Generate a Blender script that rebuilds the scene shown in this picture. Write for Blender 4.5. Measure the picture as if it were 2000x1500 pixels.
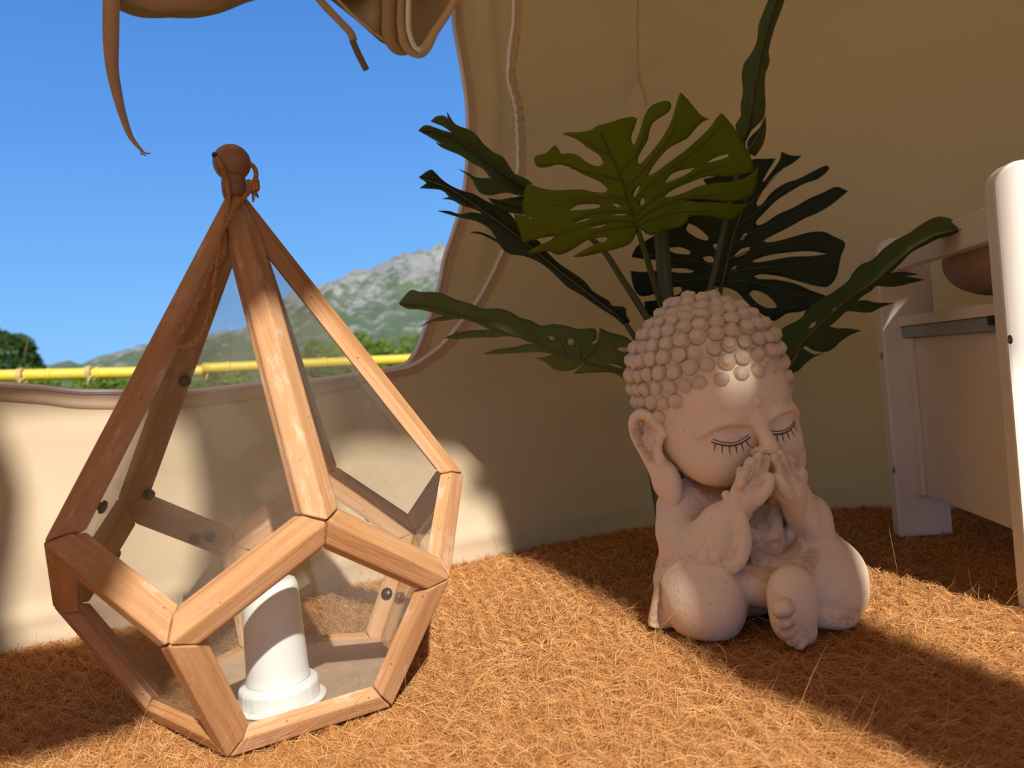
import bpy, bmesh, math, random
import numpy as np
from mathutils import Vector, Matrix, noise
from mathutils.geometry import delaunay_2d_cdt

for o in list(bpy.data.objects): bpy.data.objects.remove(o)
S = bpy.context.scene
COL = S.collection
random.seed(7); RNG = np.random.default_rng(7)

# ------------------------------------------------------------------ camera
F_PX, ROLL, PITCH, CAM_H = 1552.8189, 0.09348, -0.01668, 0.28486
CAM = np.array([0.0, 0.0, CAM_H])
_c, _s, _cr, _sr = math.cos(PITCH), math.sin(PITCH), math.cos(ROLL), math.sin(ROLL)
cam_data = bpy.data.cameras.new('camera')
cam = bpy.data.objects.new('camera', cam_data); COL.objects.link(cam)
_r0, _u0, _f0 = Vector((1, 0, 0)), Vector((0, -_s, _c)), Vector((0, _c, _s))
_R = _r0*_cr - _u0*_sr; _U = _r0*_sr + _u0*_cr; _B = -_f0
cam.matrix_world = Matrix(((_R.x, _U.x, _B.x, 0), (_R.y, _U.y, _B.y, 0), (_R.z, _U.z, _B.z, CAM_H), (0, 0, 0, 1)))
cam_data.sensor_width = 36.0; cam_data.lens = F_PX/2000*36
cam_data.clip_start = 0.02; cam_data.clip_end = 5000
cam_data.dof.use_dof = True; cam_data.dof.focus_distance = 0.78; cam_data.dof.aperture_fstop = 7.5
S.camera = cam

def ray(x, y):
    dx, dy = x-1000, y-750
    u = (_cr*dx-_sr*dy)/F_PX; w = -(_sr*dx+_cr*dy)/F_PX
    return np.array([u, _c-_s*w, _s+_c*w])
def on_floor(x, y, z=0.0):
    r = ray(x, y); return CAM+r*((z-CAM_H)/r[2])
def at_y(x, y, Y):
    r = ray(x, y); return CAM+r*(Y/r[1])
def on_plane(x, y, p, n):
    r = ray(x, y); p = np.asarray(p, float); n = np.asarray(n, float)
    return CAM+r*(np.dot(p-CAM, n)/np.dot(r, n))

# ------------------------------------------------------------------ world, sun, exposure
SUN_DIR = np.array([-.235, .745, -.622]); SUN_DIR /= np.linalg.norm(SUN_DIR)
sun_data = bpy.data.lights.new('sun', 'SUN'); sun_data.energy = 6.9; sun_data.angle = math.radians(0.9); sun_data.color = (1.0, 0.945, 0.85)
sun = bpy.data.objects.new('sun', sun_data); COL.objects.link(sun)
sun.rotation_mode = 'QUATERNION'; sun.rotation_quaternion = Vector((0, 0, -1)).rotation_difference(Vector(SUN_DIR))
sun.location = (1, -3, 4)

world = bpy.data.worlds.new('sky'); S.world = world; world.use_nodes = True
wn, wl = world.node_tree.nodes, world.node_tree.links
wn.clear()
w_out = wn.new('ShaderNodeOutputWorld'); w_bg = wn.new('ShaderNodeBackground')
w_tc = wn.new('ShaderNodeTexCoord'); w_sep = wn.new('ShaderNodeSeparateXYZ'); w_ramp = wn.new('ShaderNodeValToRGB')
wl.new(w_tc.outputs['Generated'], w_sep.inputs[0]); wl.new(w_sep.outputs['Z'], w_ramp.inputs[0])
cr_ = w_ramp.color_ramp
cr_.elements[0].position = 0.0; cr_.elements[0].color = (0.30, 0.62, 1.0, 1)
cr_.elements[1].position = 1.0; cr_.elements[1].color = (0.035, 0.135, 0.50, 1)
for pos, c in ((0.06, (0.255, 0.565, 0.99)), (0.16, (0.175, 0.46, 0.95)), (0.30, (0.112, 0.335, 0.84)), (0.45, (0.075, 0.25, 0.70))):
    e = cr_.elements.new(pos); e.color = (*c, 1)
wl.new(w_ramp.outputs[0], w_bg.inputs[0]); w_bg.inputs[1].default_value = 0.93
wl.new(w_bg.outputs[0], w_out.inputs[0])

S.view_settings.view_transform = 'Standard'; S.view_settings.look = 'None'
S.view_settings.exposure = 0.12; S.view_settings.gamma = 1.0; S.view_settings.use_curve_mapping = False

# ------------------------------------------------------------------ helpers
def obj(name, me, material=None, parent=None, smooth=False):
    o = bpy.data.objects.new(name, me); COL.objects.link(o)
    if material is not None and len(me.materials) == 0: me.materials.append(material)
    if parent is not None: o.parent = parent
    if smooth and len(me.polygons): me.polygons.foreach_set('use_smooth', [True]*len(me.polygons))
    return o
def mesh(name, verts, faces):
    me = bpy.data.meshes.new(name); me.from_pydata([tuple(map(float, v)) for v in verts], [], faces); me.update(); return me
def fast_mesh(name, V, Fq):
    """V (n,3), Fq (m,k) arrays"""
    V = np.ascontiguousarray(V, np.float32); Fq = np.ascontiguousarray(Fq, np.int32)
    me = bpy.data.meshes.new(name); k = Fq.shape[1]
    me.vertices.add(len(V)); me.vertices.foreach_set('co', V.ravel())
    me.loops.add(Fq.size); me.loops.foreach_set('vertex_index', Fq.ravel())
    me.polygons.add(len(Fq)); me.polygons.foreach_set('loop_start', np.arange(0, Fq.size, k, dtype=np.int32))
    me.update(calc_edges=True); return me
def empty(name, loc=(0, 0, 0)):
    o = bpy.data.objects.new(name, None); COL.objects.link(o); o.location = tuple(map(float, loc)); o.empty_display_size = .05
    return o
def tag(o, label, cat=None, group=None, kind=None):
    if label: o['label'] = label
    if cat: o['category'] = cat
    if group: o['group'] = group
    if kind: o['kind'] = kind
    return o
def struct(o, label=None, cat=None):
    o['kind'] = 'structure'
    if label: o['label'] = label
    if cat: o['category'] = cat
    return o
def bevel(o, w, seg=2, angle=35):
    m = o.modifiers.new('bevel', 'BEVEL'); m.width = w; m.segments = seg; m.limit_method = 'ANGLE'; m.angle_limit = math.radians(angle)
def solidify(o, t, off=0.0):
    m = o.modifiers.new('solidify', 'SOLIDIFY'); m.thickness = t; m.offset = off
def spline(pts, n):
    """Catmull-Rom through pts, n samples"""
    P = np.asarray(pts, float); k = len(P)
    P = np.vstack([2*P[0]-P[1], P, 2*P[-1]-P[-2]])
    t = np.linspace(0, k-1-1e-9, n); i = t.astype(int); u = (t-i)[:, None]
    p0, p1, p2, p3 = P[i], P[i+1], P[i+2], P[i+3]
    return .5*((2*p1)+(-p0+p2)*u+(2*p0-5*p1+4*p2-p3)*u**2+(-p0+3*p1-3*p2+p3)*u**3)
def frames(P):
    T = np.gradient(P, axis=0); T /= np.linalg.norm(T, axis=1)[:, None]+1e-12
    up = np.array([0, 0, 1.0]) if abs(T[0][2]) < .9 else np.array([1.0, 0, 0])
    N = np.zeros_like(P); n = up-T[0]*np.dot(up, T[0]); n /= np.linalg.norm(n)
    for i in range(len(P)):
        n = n-T[i]*np.dot(n, T[i]); n /= np.linalg.norm(n)+1e-12; N[i] = n
    return T, N, np.cross(T, N)
def tube_data(P, r, seg=8, caps=True, base=0):
    P = np.asarray(P, float); m = len(P); r = np.broadcast_to(np.asarray(r, float), (m,))
    T, N, B = frames(P); a = np.linspace(0, 2*math.pi, seg, endpoint=False)
    V = (P[:, None]+r[:, None, None]*(np.cos(a)[None, :, None]*N[:, None]+np.sin(a)[None, :, None]*B[:, None])).reshape(-1, 3)
    Fs = [[base+i*seg+j, base+i*seg+(j+1) % seg, base+(i+1)*seg+(j+1) % seg, base+(i+1)*seg+j] for i in range(m-1) for j in range(seg)]
    if caps: Fs += [[base+j for j in range(seg)][::-1], [base+(m-1)*seg+j for j in range(seg)]]
    return V, Fs
def tube(name, P, r, material, parent=None, seg=8):
    V, Fs = tube_data(P, r, seg); return obj(name, mesh(name, V, Fs), material, parent, True)
def tubes(name, plist, material, parent=None, seg=6):
    VV, FF = [], []; n = 0
    for P, r in plist:
        V, Fs = tube_data(P, r, seg, True, n); VV.append(V); FF += Fs; n += len(V)
    return obj(name, mesh(name, np.vstack(VV), FF), material, parent, True)
def lathe(name, prof, material, parent=None, seg=32, loc=(0, 0, 0), smooth=True):
    V, Fs = [], []
    for r, z in prof:
        for j in range(seg):
            a = 2*math.pi*j/seg; V.append((loc[0]+r*math.cos(a), loc[1]+r*math.sin(a), loc[2]+z))
    for i in range(len(prof)-1):
        for j in range(seg): Fs.append([i*seg+j, i*seg+(j+1) % seg, (i+1)*seg+(j+1) % seg, (i+1)*seg+j])
    Fs.append(list(range(seg))[::-1]); Fs.append([(len(prof)-1)*seg+j for j in range(seg)])
    return obj(name, mesh(name, V, Fs), material, parent, smooth)
def ribbon(name, P, W, N, material, parent=None, thick=.0012, smooth=True):
    """strip along P with half-width vectors W*N, solidified"""
    P = np.asarray(P); N = np.asarray(N); W = np.broadcast_to(np.asarray(W, float), (len(P),))[:, None]
    V = np.vstack([P-N*W, P+N*W]); n = len(P)
    o = obj(name, mesh(name, V, [[i, i+1, n+i+1, n+i] for i in range(n-1)]), material, parent, smooth)
    solidify(o, thick); return o
def box_data(x0, x1, y0, y1, z0, z1):
    V = [(x, y, z) for z in (z0, z1) for y in (y0, y1) for x in (x0, x1)]
    return V, [[0, 2, 3, 1], [4, 5, 7, 6], [0, 1, 5, 4], [2, 6, 7, 3], [0, 4, 6, 2], [1, 3, 7, 5]]
def box(name, x0, x1, y0, y1, z0, z1, material, parent=None, bev=.002):
    o = obj(name, mesh(name, *box_data(x0, x1, y0, y1, z0, z1)), material, parent)
    if bev: bevel(o, bev)
    return o
def in_poly(P, poly):
    P = np.asarray(P); poly = np.asarray(poly); x, y = P[:, 0], P[:, 1]; c = np.zeros(len(P), bool)
    x1, y1 = poly[:, 0], poly[:, 1]; x2, y2 = np.roll(x1, -1), np.roll(y1, -1)
    for a, b, e, f in zip(x1, y1, x2, y2):
        if b == f: continue
        c ^= ((b > y) != (f > y)) & (x < (e-a)*(y-b)/(f-b)+a)
    return c
def tri_fill(loops, extra=(), eps=1e-6):
    """triangulate even-odd region of 2-D loops"""
    pts, edges = [], []
    for L in loops:
        b = len(pts); pts += [Vector((float(p[0]), float(p[1]))) for p in L]
        edges += [(b+i, b+(i+1) % len(L)) for i in range(len(L))]
    pts += [Vector((float(p[0]), float(p[1]))) for p in extra]
    v, e, f, *_ = delaunay_2d_cdt(pts, edges, [], 0, eps)
    V = np.array([[q.x, q.y] for q in v]); Fs = np.array([t for t in f if len(t) == 3])
    cen = V[Fs].mean(axis=1); ins = np.zeros(len(Fs), bool)
    for L in loops: ins ^= in_poly(cen, L)
    return V, Fs[ins]

# ------------------------------------------------------------------ materials
class NT:
    def __init__(s, name):
        s.m = bpy.data.materials.new(name); s.m.use_nodes = True; s.t = s.m.node_tree; s.n = s.t.nodes; s.l = s.t.links; s.n.clear()
        s.out = s.n.new('ShaderNodeOutputMaterial'); s.tc = s.n.new('ShaderNodeTexCoord')
    def put(s, sock, v):
        if hasattr(v, 'is_linked') or hasattr(v, 'links'): s.l.new(v, sock)
        elif isinstance(v, (tuple, list)): sock.default_value = tuple(v)+((1,) if len(v) == 3 and len(sock.default_value) == 4 else ())
        else: sock.default_value = v
    def mapping(s, scale=(1, 1, 1), coord='Object', rot=(0, 0, 0)):
        m = s.n.new('ShaderNodeMapping'); s.l.new(s.tc.outputs[coord], m.inputs[0]); m.inputs['Scale'].default_value = scale; m.inputs['Rotation'].default_value = rot
        return m.outputs[0]
    def noise(s, scale, detail=4, vec=None, rough=.55, dist=0):
        n = s.n.new('ShaderNodeTexNoise'); n.inputs['Scale'].default_value = scale; n.inputs['Detail'].default_value = detail; n.inputs['Roughness'].default_value = rough; n.inputs['Distortion'].default_value = dist
        s.l.new(vec if vec is not None else s.tc.outputs['Object'], n.inputs['Vector']); return n.outputs['Fac']
    def voronoi(s, scale, vec=None, out='Distance'):
        n = s.n.new('ShaderNodeTexVoronoi'); n.inputs['Scale'].default_value = scale
        s.l.new(vec if vec is not None else s.tc.outputs['Object'], n.inputs['Vector']); return n.outputs[out]
    def ramp(s, fac, stops):
        r = s.n.new('ShaderNodeValToRGB'); s.put(r.inputs[0], fac); e = r.color_ramp.elements
        e[0].position, e[0].color = stops[0][0], (*stops[0][1], 1) if not isinstance(stops[0][1], (int, float)) else (stops[0][1],)*3+(1,)
        p, c = stops[-1]; e[1].position, e[1].color = p, (*c, 1) if not isinstance(c, (int, float)) else (c,)*3+(1,)
        for p, c in stops[1:-1]:
            q = e.new(p); q.color = (*c, 1) if not isinstance(c, (int, float)) else (c,)*3+(1,)
        return r.outputs[0]
    def mix(s, fac, a, b, mode='MIX'):
        n = s.n.new('ShaderNodeMix'); n.data_type = 'RGBA'; n.blend_type = mode
        s.put(n.inputs[0], fac); s.put(n.inputs[6], a); s.put(n.inputs[7], b); return n.outputs[2]
    def math(s, op, a, b=0.0):
        n = s.n.new('ShaderNodeMath'); n.operation = op; s.put(n.inputs[0], a); s.put(n.inputs[1], b); return n.outputs[0]
    def attr(s, name, out='Fac'):
        n = s.n.new('ShaderNodeAttribute'); n.attribute_name = name; return n.outputs[out]
    def bump(s, h, strength=.3, dist=.002):
        n = s.n.new('ShaderNodeBump'); n.inputs['Strength'].default_value = strength; n.inputs['Distance'].default_value = dist; s.l.new(h, n.inputs['Height']); return n.outputs[0]
    def principled(s, col, rough=.6, normal=None, metal=0.0, spec=.5, **kw):
        p = s.n.new('ShaderNodeBsdfPrincipled'); s.put(p.inputs['Base Color'], col); s.put(p.inputs['Roughness'], rough); p.inputs['Metallic'].default_value = metal
        p.inputs['Specular IOR Level'].default_value = spec
        if normal is not None: s.l.new(normal, p.inputs['Normal'])
        for k, v in kw.items(): s.put(p.inputs[k], v)
        return p.outputs[0]
    def shader(s, kind, **kw):
        p = s.n.new('ShaderNodeBsdf'+kind)
        for k, v in kw.items(): s.put(p.inputs[k], v)
        return p.outputs[0]
    def mixsh(s, fac, a, b):
        n = s.n.new('ShaderNodeMixShader'); s.put(n.inputs[0], fac); s.l.new(a, n.inputs[1]); s.l.new(b, n.inputs[2]); return n.outputs[0]
    def done(s, sh): s.l.new(sh, s.out.inputs[0]); return s.m

def simple(name, col, rough=.5, metal=0.0, var=.12, scale=40, bump=0.0, spec=.5):
    t = NT(name); n = t.noise(scale, 4)
    c = t.mix(n, tuple(x*(1-var) for x in col), tuple(min(1, x*(1+var)) for x in col))
    return t.done(t.principled(c, rough, t.bump(n, bump, .001) if bump else None, metal, spec))
def canvas(name, col, transl=.22):
    t = NT(name)
    v = t.noise(3.5, 5); weave = t.noise(420, 2, t.mapping((1, 1, .35)))
    c = t.mix(v, tuple(x*.93 for x in col), tuple(min(1, x*1.05) for x in col))
    b = t.bump(weave, .12, .0006)
    d = t.shader('Diffuse', Color=c, Normal=b); tr = t.shader('Translucent', Color=tuple((min(1, col[0]*1.12), col[1]*.92, col[2]*.60)))
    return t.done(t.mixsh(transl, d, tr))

M_CANVAS = canvas('tent_canvas', (.79, .68, .515), .50)
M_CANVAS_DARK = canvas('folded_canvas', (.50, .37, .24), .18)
M_ZIP = simple('zipper_tape', (.86, .84, .92), .6, var=.05)
M_WEB = simple('webbing', (.46, .32, .22), .85, var=.15, scale=220)

def wood_mat():
    t = NT('weathered_pine')
    big = t.noise(9, 3, t.mapping((.5, 1, 1)))
    grain = t.noise(26, 6, t.mapping((.35, 9, 9)), .6, .6)
    fine = t.noise(70, 5, t.mapping((.3, 12, 12)))
    c = t.ramp(grain, [(.28, (.32, .14, .050)), (.46, (.45, .225, .088)), (.62, (.53, .28, .115)), (.8, (.60, .35, .165))])
    c = t.mix(t.ramp(fine, [(.40, .55), (.60, 0.0)]), c, (.34, .17, .075))
    c = t.mix(t.ramp(big, [(.50, 0.0), (.72, .65)]), c, (.47, .30, .19))
    oi = t.n.new('ShaderNodeObjectInfo'); rnd = oi.outputs['Random']
    c = t.mix(t.math('MULTIPLY', rnd, .45), c, (.37, .215, .12))
    wash = t.ramp(t.math('ADD', t.noise(34, 8, t.mapping((.7, 2.2, 2.2)), .7), t.math('MULTIPLY', t.math('SUBTRACT', rnd, .5), .10)), [(.57, 0.0), (.74, .50)])
    c = t.mix(wash, c, (.70, .575, .465))
    dots = t.ramp(t.voronoi(75), [(.035, 1.0), (.06, 0.0)])
    c = t.mix(dots, c, (.07, .03, .015))
    b = t.bump(t.math('SUBTRACT', t.math('ADD', grain, fine), dots), .5, .0012)
    return t.done(t.principled(c, .62, b, spec=.35))
M_WOOD = wood_mat()
M_WOOD_DARK = simple('turned_wood', (.26, .135, .075), .5, var=.3, scale=90, bump=.2)
M_BOARD = simple('floor_board', (.42, .30, .20), .7, var=.3, scale=60, bump=.2)
def twine_mat():
    t = NT('jute_twine'); n = t.noise(600, 3, t.mapping((1, 1, .4)))
    c = t.ramp(n, [(.3, (.24, .10, .035)), (.7, (.52, .29, .13))]); return t.done(t.principled(c, .9, t.bump(n, .6, .0008), spec=.1))
M_TWINE = twine_mat()
def glass_mat():
    t = NT('dusty_glass')
    dust = t.ramp(t.noise(260, 6, None, .8), [(.68, 0.0), (.80, .22)])
    film = t.ramp(t.noise(7, 4), [(.3, .012), (.7, .045)])
    lw = t.n.new('ShaderNodeLayerWeight'); lw.inputs[0].default_value = .5
    fr = t.math('ADD', t.math('MULTIPLY', t.math('POWER', lw.outputs['Facing'], 5.0), .90), .035)
    tr = t.shader('Transparent', Color=(.955, .96, .955)); gl = t.shader('Glossy', Color=(1, 1, 1), Roughness=.03)
    d = t.shader('Diffuse', Color=(.55, .52, .48))
    return t.done(t.mixsh(t.math('ADD', dust, film), t.mixsh(fr, tr, gl), d))
M_GLASS = glass_mat()
M_BLACK = simple('black_rubber', (.012, .011, .012), .35, var=.2, spec=.5)
M_PLASTIC = simple('white_plastic', (.80, .82, .80), .32, var=.03)
M_POT = simple('black_pot', (.012, .012, .013), .42, var=.2)
M_PAINT = simple('white_paint', (.72, .68, .62), .42, var=.04, scale=8)
M_METAL = simple('screw_steel', (.45, .44, .43), .3, 1.0)
M_GREYMETAL = simple('grey_blue_rail', (.30, .37, .40), .4, .3)
M_PILLOW = simple('taupe_cotton', (.44, .32, .26), .95, var=.15, scale=14, bump=.2, spec=.1)
def leaf_mat(name, a, b, tr):
    t = NT(name); n = t.noise(14, 3)
    c = t.mix(n, a, b)
    p = t.principled(c, .55, t.bump(t.noise(160, 2), .1, .0005), spec=.25)
    return t.done(t.mixsh(.45 if tr else .12, p, t.shader('Translucent', Color=(b[0]*1.9, b[1]*1.9, b[2]*.6))))
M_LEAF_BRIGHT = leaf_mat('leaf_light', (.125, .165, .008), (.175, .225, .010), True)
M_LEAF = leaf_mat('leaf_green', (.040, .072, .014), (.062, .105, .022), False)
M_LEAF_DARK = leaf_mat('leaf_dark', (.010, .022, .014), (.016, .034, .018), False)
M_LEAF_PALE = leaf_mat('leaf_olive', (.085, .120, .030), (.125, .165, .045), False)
M_VEIN = simple('leaf_vein', (.075, .060, .012), .5, var=.25)
M_STEM = simple('plant_stem', (.050, .062, .014), .5, var=.3, scale=30)
def stone_mat():
    t = NT('cream_stone')
    n1 = t.noise(14, 5); n2 = t.noise(160, 6, None, .65)
    c = t.mix(n1, (.77, .61, .44), (.85, .71, .55))
    c = t.mix(t.ramp(n2, [(.56, 0.0), (.74, .35)]), c, (.55, .39, .26))
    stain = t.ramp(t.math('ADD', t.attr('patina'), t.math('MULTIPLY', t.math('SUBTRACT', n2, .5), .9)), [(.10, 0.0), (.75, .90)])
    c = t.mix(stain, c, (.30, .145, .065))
    pits = t.ramp(t.voronoi(110), [(.03, .6), (.07, 0.0)])
    c = t.mix(t.math('MULTIPLY', pits, t.ramp(n1, [(.45, 0.0), (.6, 1.0)])), c, (.16, .09, .05))
    b = t.bump(t.math('ADD', n2, t.math('MULTIPLY', t.noise(45, 3), .8)), .5, .0026)
    return t.done(t.principled(c, .62, b, spec=.3))
M_STONE = stone_mat()
M_LASH = simple('carved_line', (.17, .085, .045), .8)
# ------------------------------------------------------------------ tent shell
WALL_PLAN = [(-1.9, .15), (-1.45, .53), (-1.05, .76), (-.654, .967), (-.38, 1.087), (-.111, 1.21), (.06, 1.29), (.22, 1.35), (.36, 1.375), (.5, 1.362), (.64, 1.30), (.9, 1.13), (1.25, .82)]
WP = spline(WALL_PLAN, 1400)[:, :2]
WS = np.r_[0, np.cumsum(np.linalg.norm(np.diff(WP, axis=0), axis=1))]
def wall_xy(s): return np.stack([np.interp(s, WS, WP[:, 0]), np.interp(s, WS, WP[:, 1])], -1)
_wt = np.gradient(WP, axis=0); _wt /= np.linalg.norm(_wt, axis=1)[:, None]
WN = np.stack([_wt[:, 1], -_wt[:, 0]], -1)          # towards the inside of the tent
def wall_n(s): return np.stack([np.interp(s, WS, WN[:, 0]), np.interp(s, WS, WN[:, 1])], -1)
def on_wall(x, y):
    """(s, z) where the pixel's ray meets the back wall"""
    r = ray(x, y); az = np.arctan2(WP[:, 0], WP[:, 1]); i = int(np.argmin(abs(az-math.atan2(r[0], r[1]))))
    t = np.hypot(*WP[i])/math.hypot(r[0], r[1]); return WS[i], CAM_H+r[2]*t
def wall_pt(s, z, off=0.0):
    p = wall_xy(np.asarray(s, float)); n = wall_n(np.asarray(s, float)); off = np.asarray(off, float)
    return np.stack([p[..., 0]+n[..., 0]*off, p[..., 1]+n[..., 1]*off, np.broadcast_to(z, p[..., 0].shape)], -1)
def sz(pts): return np.array([on_wall(*p) for p in pts])

WIN = [(-140, 742), (0, 750), (80, 756), (150, 764), (230, 765), (370, 764), (440, 757), (520, 748), (620, 742), (700, 729), (760, 720), (790, 711), (806, 690), (828, 640), (846, 596), (860, 545), (868, 505), (885, 455), (902, 400), (911, 330), (913, 260), (907, 190), (896, 110), (887, 40), (884, -60), (878, -190)]
win_sz = sz(WIN)
win_curve = spline(win_sz, 260)
s_left = win_curve[0, 0]-.30
win_loop = np.vstack([win_curve, [[win_curve[-1, 0]-.02, 1.02], [s_left, 1.02], [s_left, win_curve[0, 1]]]])
NS, NZ = 400, 150
s_ax = np.linspace(WS[0], WS[-1], NS); z_ax = np.linspace(-.006, 1.15, NZ)
SG, ZG = np.meshgrid(s_ax, z_ax, indexing='ij'); SZ = np.stack([SG.ravel(), ZG.ravel()], 1)
idx = np.arange(NS*NZ).reshape(NS, NZ)
Q = np.stack([idx[:-1, :-1], idx[1:, :-1], idx[1:, 1:], idx[:-1, 1:]], -1).reshape(-1, 4)
keep = ~in_poly(SZ[Q].mean(axis=1), win_loop)
Qk = Q[keep]
cnt_all = np.bincount(Q.ravel(), minlength=NS*NZ); cnt = np.bincount(Qk.ravel(), minlength=NS*NZ)
edge = (cnt > 0) & (cnt < cnt_all)
dense = np.vstack([np.linspace(a, b, max(2, int(np.linalg.norm(b-a)/.0015))) for a, b in zip(win_loop, np.roll(win_loop, -1, axis=0))])
for i in np.nonzero(edge)[0]:
    SZ[i] = dense[np.argmin(((dense-SZ[i])**2).sum(1))]
FOLD0 = [(950, -190), (950, -60), (952, 60), (962, 160), (962, 280), (950, 400), (938, 500), (915, 570)]
def fold(s, z):
    """soft wrinkles of the canvas (metres, towards the inside)"""
    c = on_wall(960, 650)[0]
    d = .010*np.exp(-((z-.33)/.018)**2)*np.exp(-((s-c)/.35)**2)
    d += .008*np.exp(-((z-.285-.03*(s-c))/.016)**2)*np.exp(-((s-c-.05)/.4)**2)
    d += .007*np.exp(-((z-.235+.05*(s-c))/.02)**2)*np.exp(-((s-c-.1)/.4)**2)
    d += .003*np.sin(38*z+3*np.sin(4*s)+2.2*s)*np.exp(-z/.5)+.0025*np.sin(21*z-9*s)
    d += .0035*np.exp(-((z-.035)/.012)**2)*(1+.4*np.sin(30*s))
    s1, z1 = on_wall(1000, 210)                                         # creases fanning out from the zip
    a = np.arctan2(z-z1+.02, s-s1+.05); rr = np.hypot(s-s1+.05, z-z1+.02)
    d += np.where(s > s1, .0022*np.sin(26*a)*np.exp(-(rr/.16)**2), 0)
    s2, z2 = on_wall(1248, 150)                                         # pinch on the seam
    a = np.arctan2(z-z2, s-s2); rr = np.hypot(s-s2, z-z2)
    d += .006*np.exp(-(rr/.09)**2)*np.abs(np.cos(2.5*a+.6))-.006*np.exp(-(rr/.02)**2)
    s3 = np.interp(z, *np.array([(p[1], p[0]) for p in sz(FOLD0)[::-1]]).T)
    d += .009*np.exp(-((s-s3)/.012)**2)*np.clip((z-.40)/.1, 0, 1)
    return d
V = wall_pt(SZ[:, 0], SZ[:, 1], fold(SZ[:, 0], SZ[:, 1]))
used = np.unique(Qk); remap = np.zeros(NS*NZ, int); remap[used] = np.arange(len(used))
wall_back = obj('wall_back', fast_mesh('wall_back', V[used], remap[Qk][:, ::-1]), M_CANVAS, None, True)
struct(wall_back, 'beige canvas tent wall with open zipped window', 'wall')
solidify(wall_back, .0012)

def wall_strip(name, curve, half, off, material, parent=wall_back, thick=.0012, wob=None):
    """band sewn along an (s,z) curve of the wall"""
    curve = np.asarray(curve); T = np.gradient(curve, axis=0); T /= np.linalg.norm(T, axis=1)[:, None]; N = np.stack([-T[:, 1], T[:, 0]], 1)
    a, b = curve-N*half, curve+N*half
    P = np.vstack([wall_pt(a[:, 0], a[:, 1], fold(a[:, 0], a[:, 1])+off), wall_pt(b[:, 0], b[:, 1], fold(b[:, 0], b[:, 1])+off)])
    n = len(curve)
    o = obj(name, mesh(name, P, [[i, i+1, n+i+1, n+i] for i in range(n-1)]), material, parent, True); solidify(o, thick); return o
def offset_curve(c, d):
    T = np.gradient(c, axis=0); T /= np.linalg.norm(T, axis=1)[:, None]; return c+np.stack([-T[:, 1], T[:, 0]], 1)*d
# zip along the window edge, its tape and the hem under it
vis = win_curve
wall_strip('window_zipper', vis, .0034, .0016, M_ZIP)
side = win_curve[int(len(win_curve)*.44):]
wall_strip('zipper_tape', offset_curve(win_curve, -.010), .0060, .0002, M_CANVAS, thick=.0006)
# teeth of the zip: one fine ribbed cord
teeth = spline(win_sz, 900); tp = wall_pt(teeth[:, 0], teeth[:, 1], fold(teeth[:, 0], teeth[:, 1])+.0030)
tag(tube('zipper_teeth', tp, 0.0011+.0004*(np.arange(900) % 2), M_ZIP, wall_back, 6), None, kind='stuff')
ZIP2 = [(1008, -120), (1003, 0), (1001, 50), (992, 110), (990, 160), (1003, 205), (1009, 260), (1012, 320), (1005, 400), (988, 470), (970, 515), (956, 542), (929, 590), (890, 640), (852, 678), (806, 711), (765, 722), (700, 732)]
z2 = spline(sz(ZIP2), 200)
wall_strip('flap_zipper', z2, .0030, .0016, M_ZIP)
wall_strip('flap_zipper_tape', offset_curve(z2, .009), .0055, .0002, M_CANVAS, thick=.0006)
hem = spline(sz([(-140, 766), (0, 774), (80, 780), (150, 788), (230, 790), (370, 788), (440, 780), (520, 771), (620, 764), (700, 749)]), 120)
wall_strip('window_hem', hem, .006, .0012, M_CANVAS)
seam = spline(sz([(1246, -120), (1245, 0), (1243, 60), (1244, 120), (1249, 158), (1262, 205)]), 60)
wall_strip('wall_seam', seam, .0016, .0008, M_CANVAS)

# the rest of the tent: side walls, roof and an added front whose openings shape the sunlight
def sheet(name, rows, label):
    rows = [np.asarray(r, float) for r in rows]; n = len(rows[0]); V = np.vstack(rows)
    Fs = [[k*n+i, k*n+i+1, (k+1)*n+i+1, (k+1)*n+i] for k in range(len(rows)-1) for i in range(n-1)]
    o = obj(name, mesh(name, V, Fs), M_CANVAS, None, True); solidify(o, .0012); return struct(o, label, 'wall')
YF = -.9
pl, pr = WP[0], WP[-1]
lw = spline([(pl[0], pl[1]), (-2.1, -.3), (-2.15, YF)], 12); rw = spline([(pr[0], pr[1]), (1.5, .3), (1.62, YF)], 12)
def lift(c, z): return np.c_[c, np.full(len(c), z)]
sheet('wall_left', [lift(lw, .006), lift(lw, .6), lift(lw, 1.15)], 'beige canvas wall on the left of the tent')
sheet('wall_right', [lift(rw, .006), lift(rw, .6), lift(rw, 1.15)], 'beige canvas wall on the right of the tent')
ring = np.vstack([lw[::-1], WP[::70], rw]); nr = len(ring)
top = spline([(-2.15, 1.15), (-1.2, 1.95), (-.2, 2.35), (1.0, 2.35), (1.45, 1.9), (1.62, 1.15)], nr)
top3 = np.c_[top[:, 0], np.full(nr, YF), top[:, 1]]
ring3 = lift(ring, 1.15)
roof = sheet('ceiling', [ring3, ring3*.62+top3*.38+np.array([0, 0, .06]), ring3*.3+top3*.7+np.array([0, 0, .04]), top3], 'beige canvas tent roof')
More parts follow.
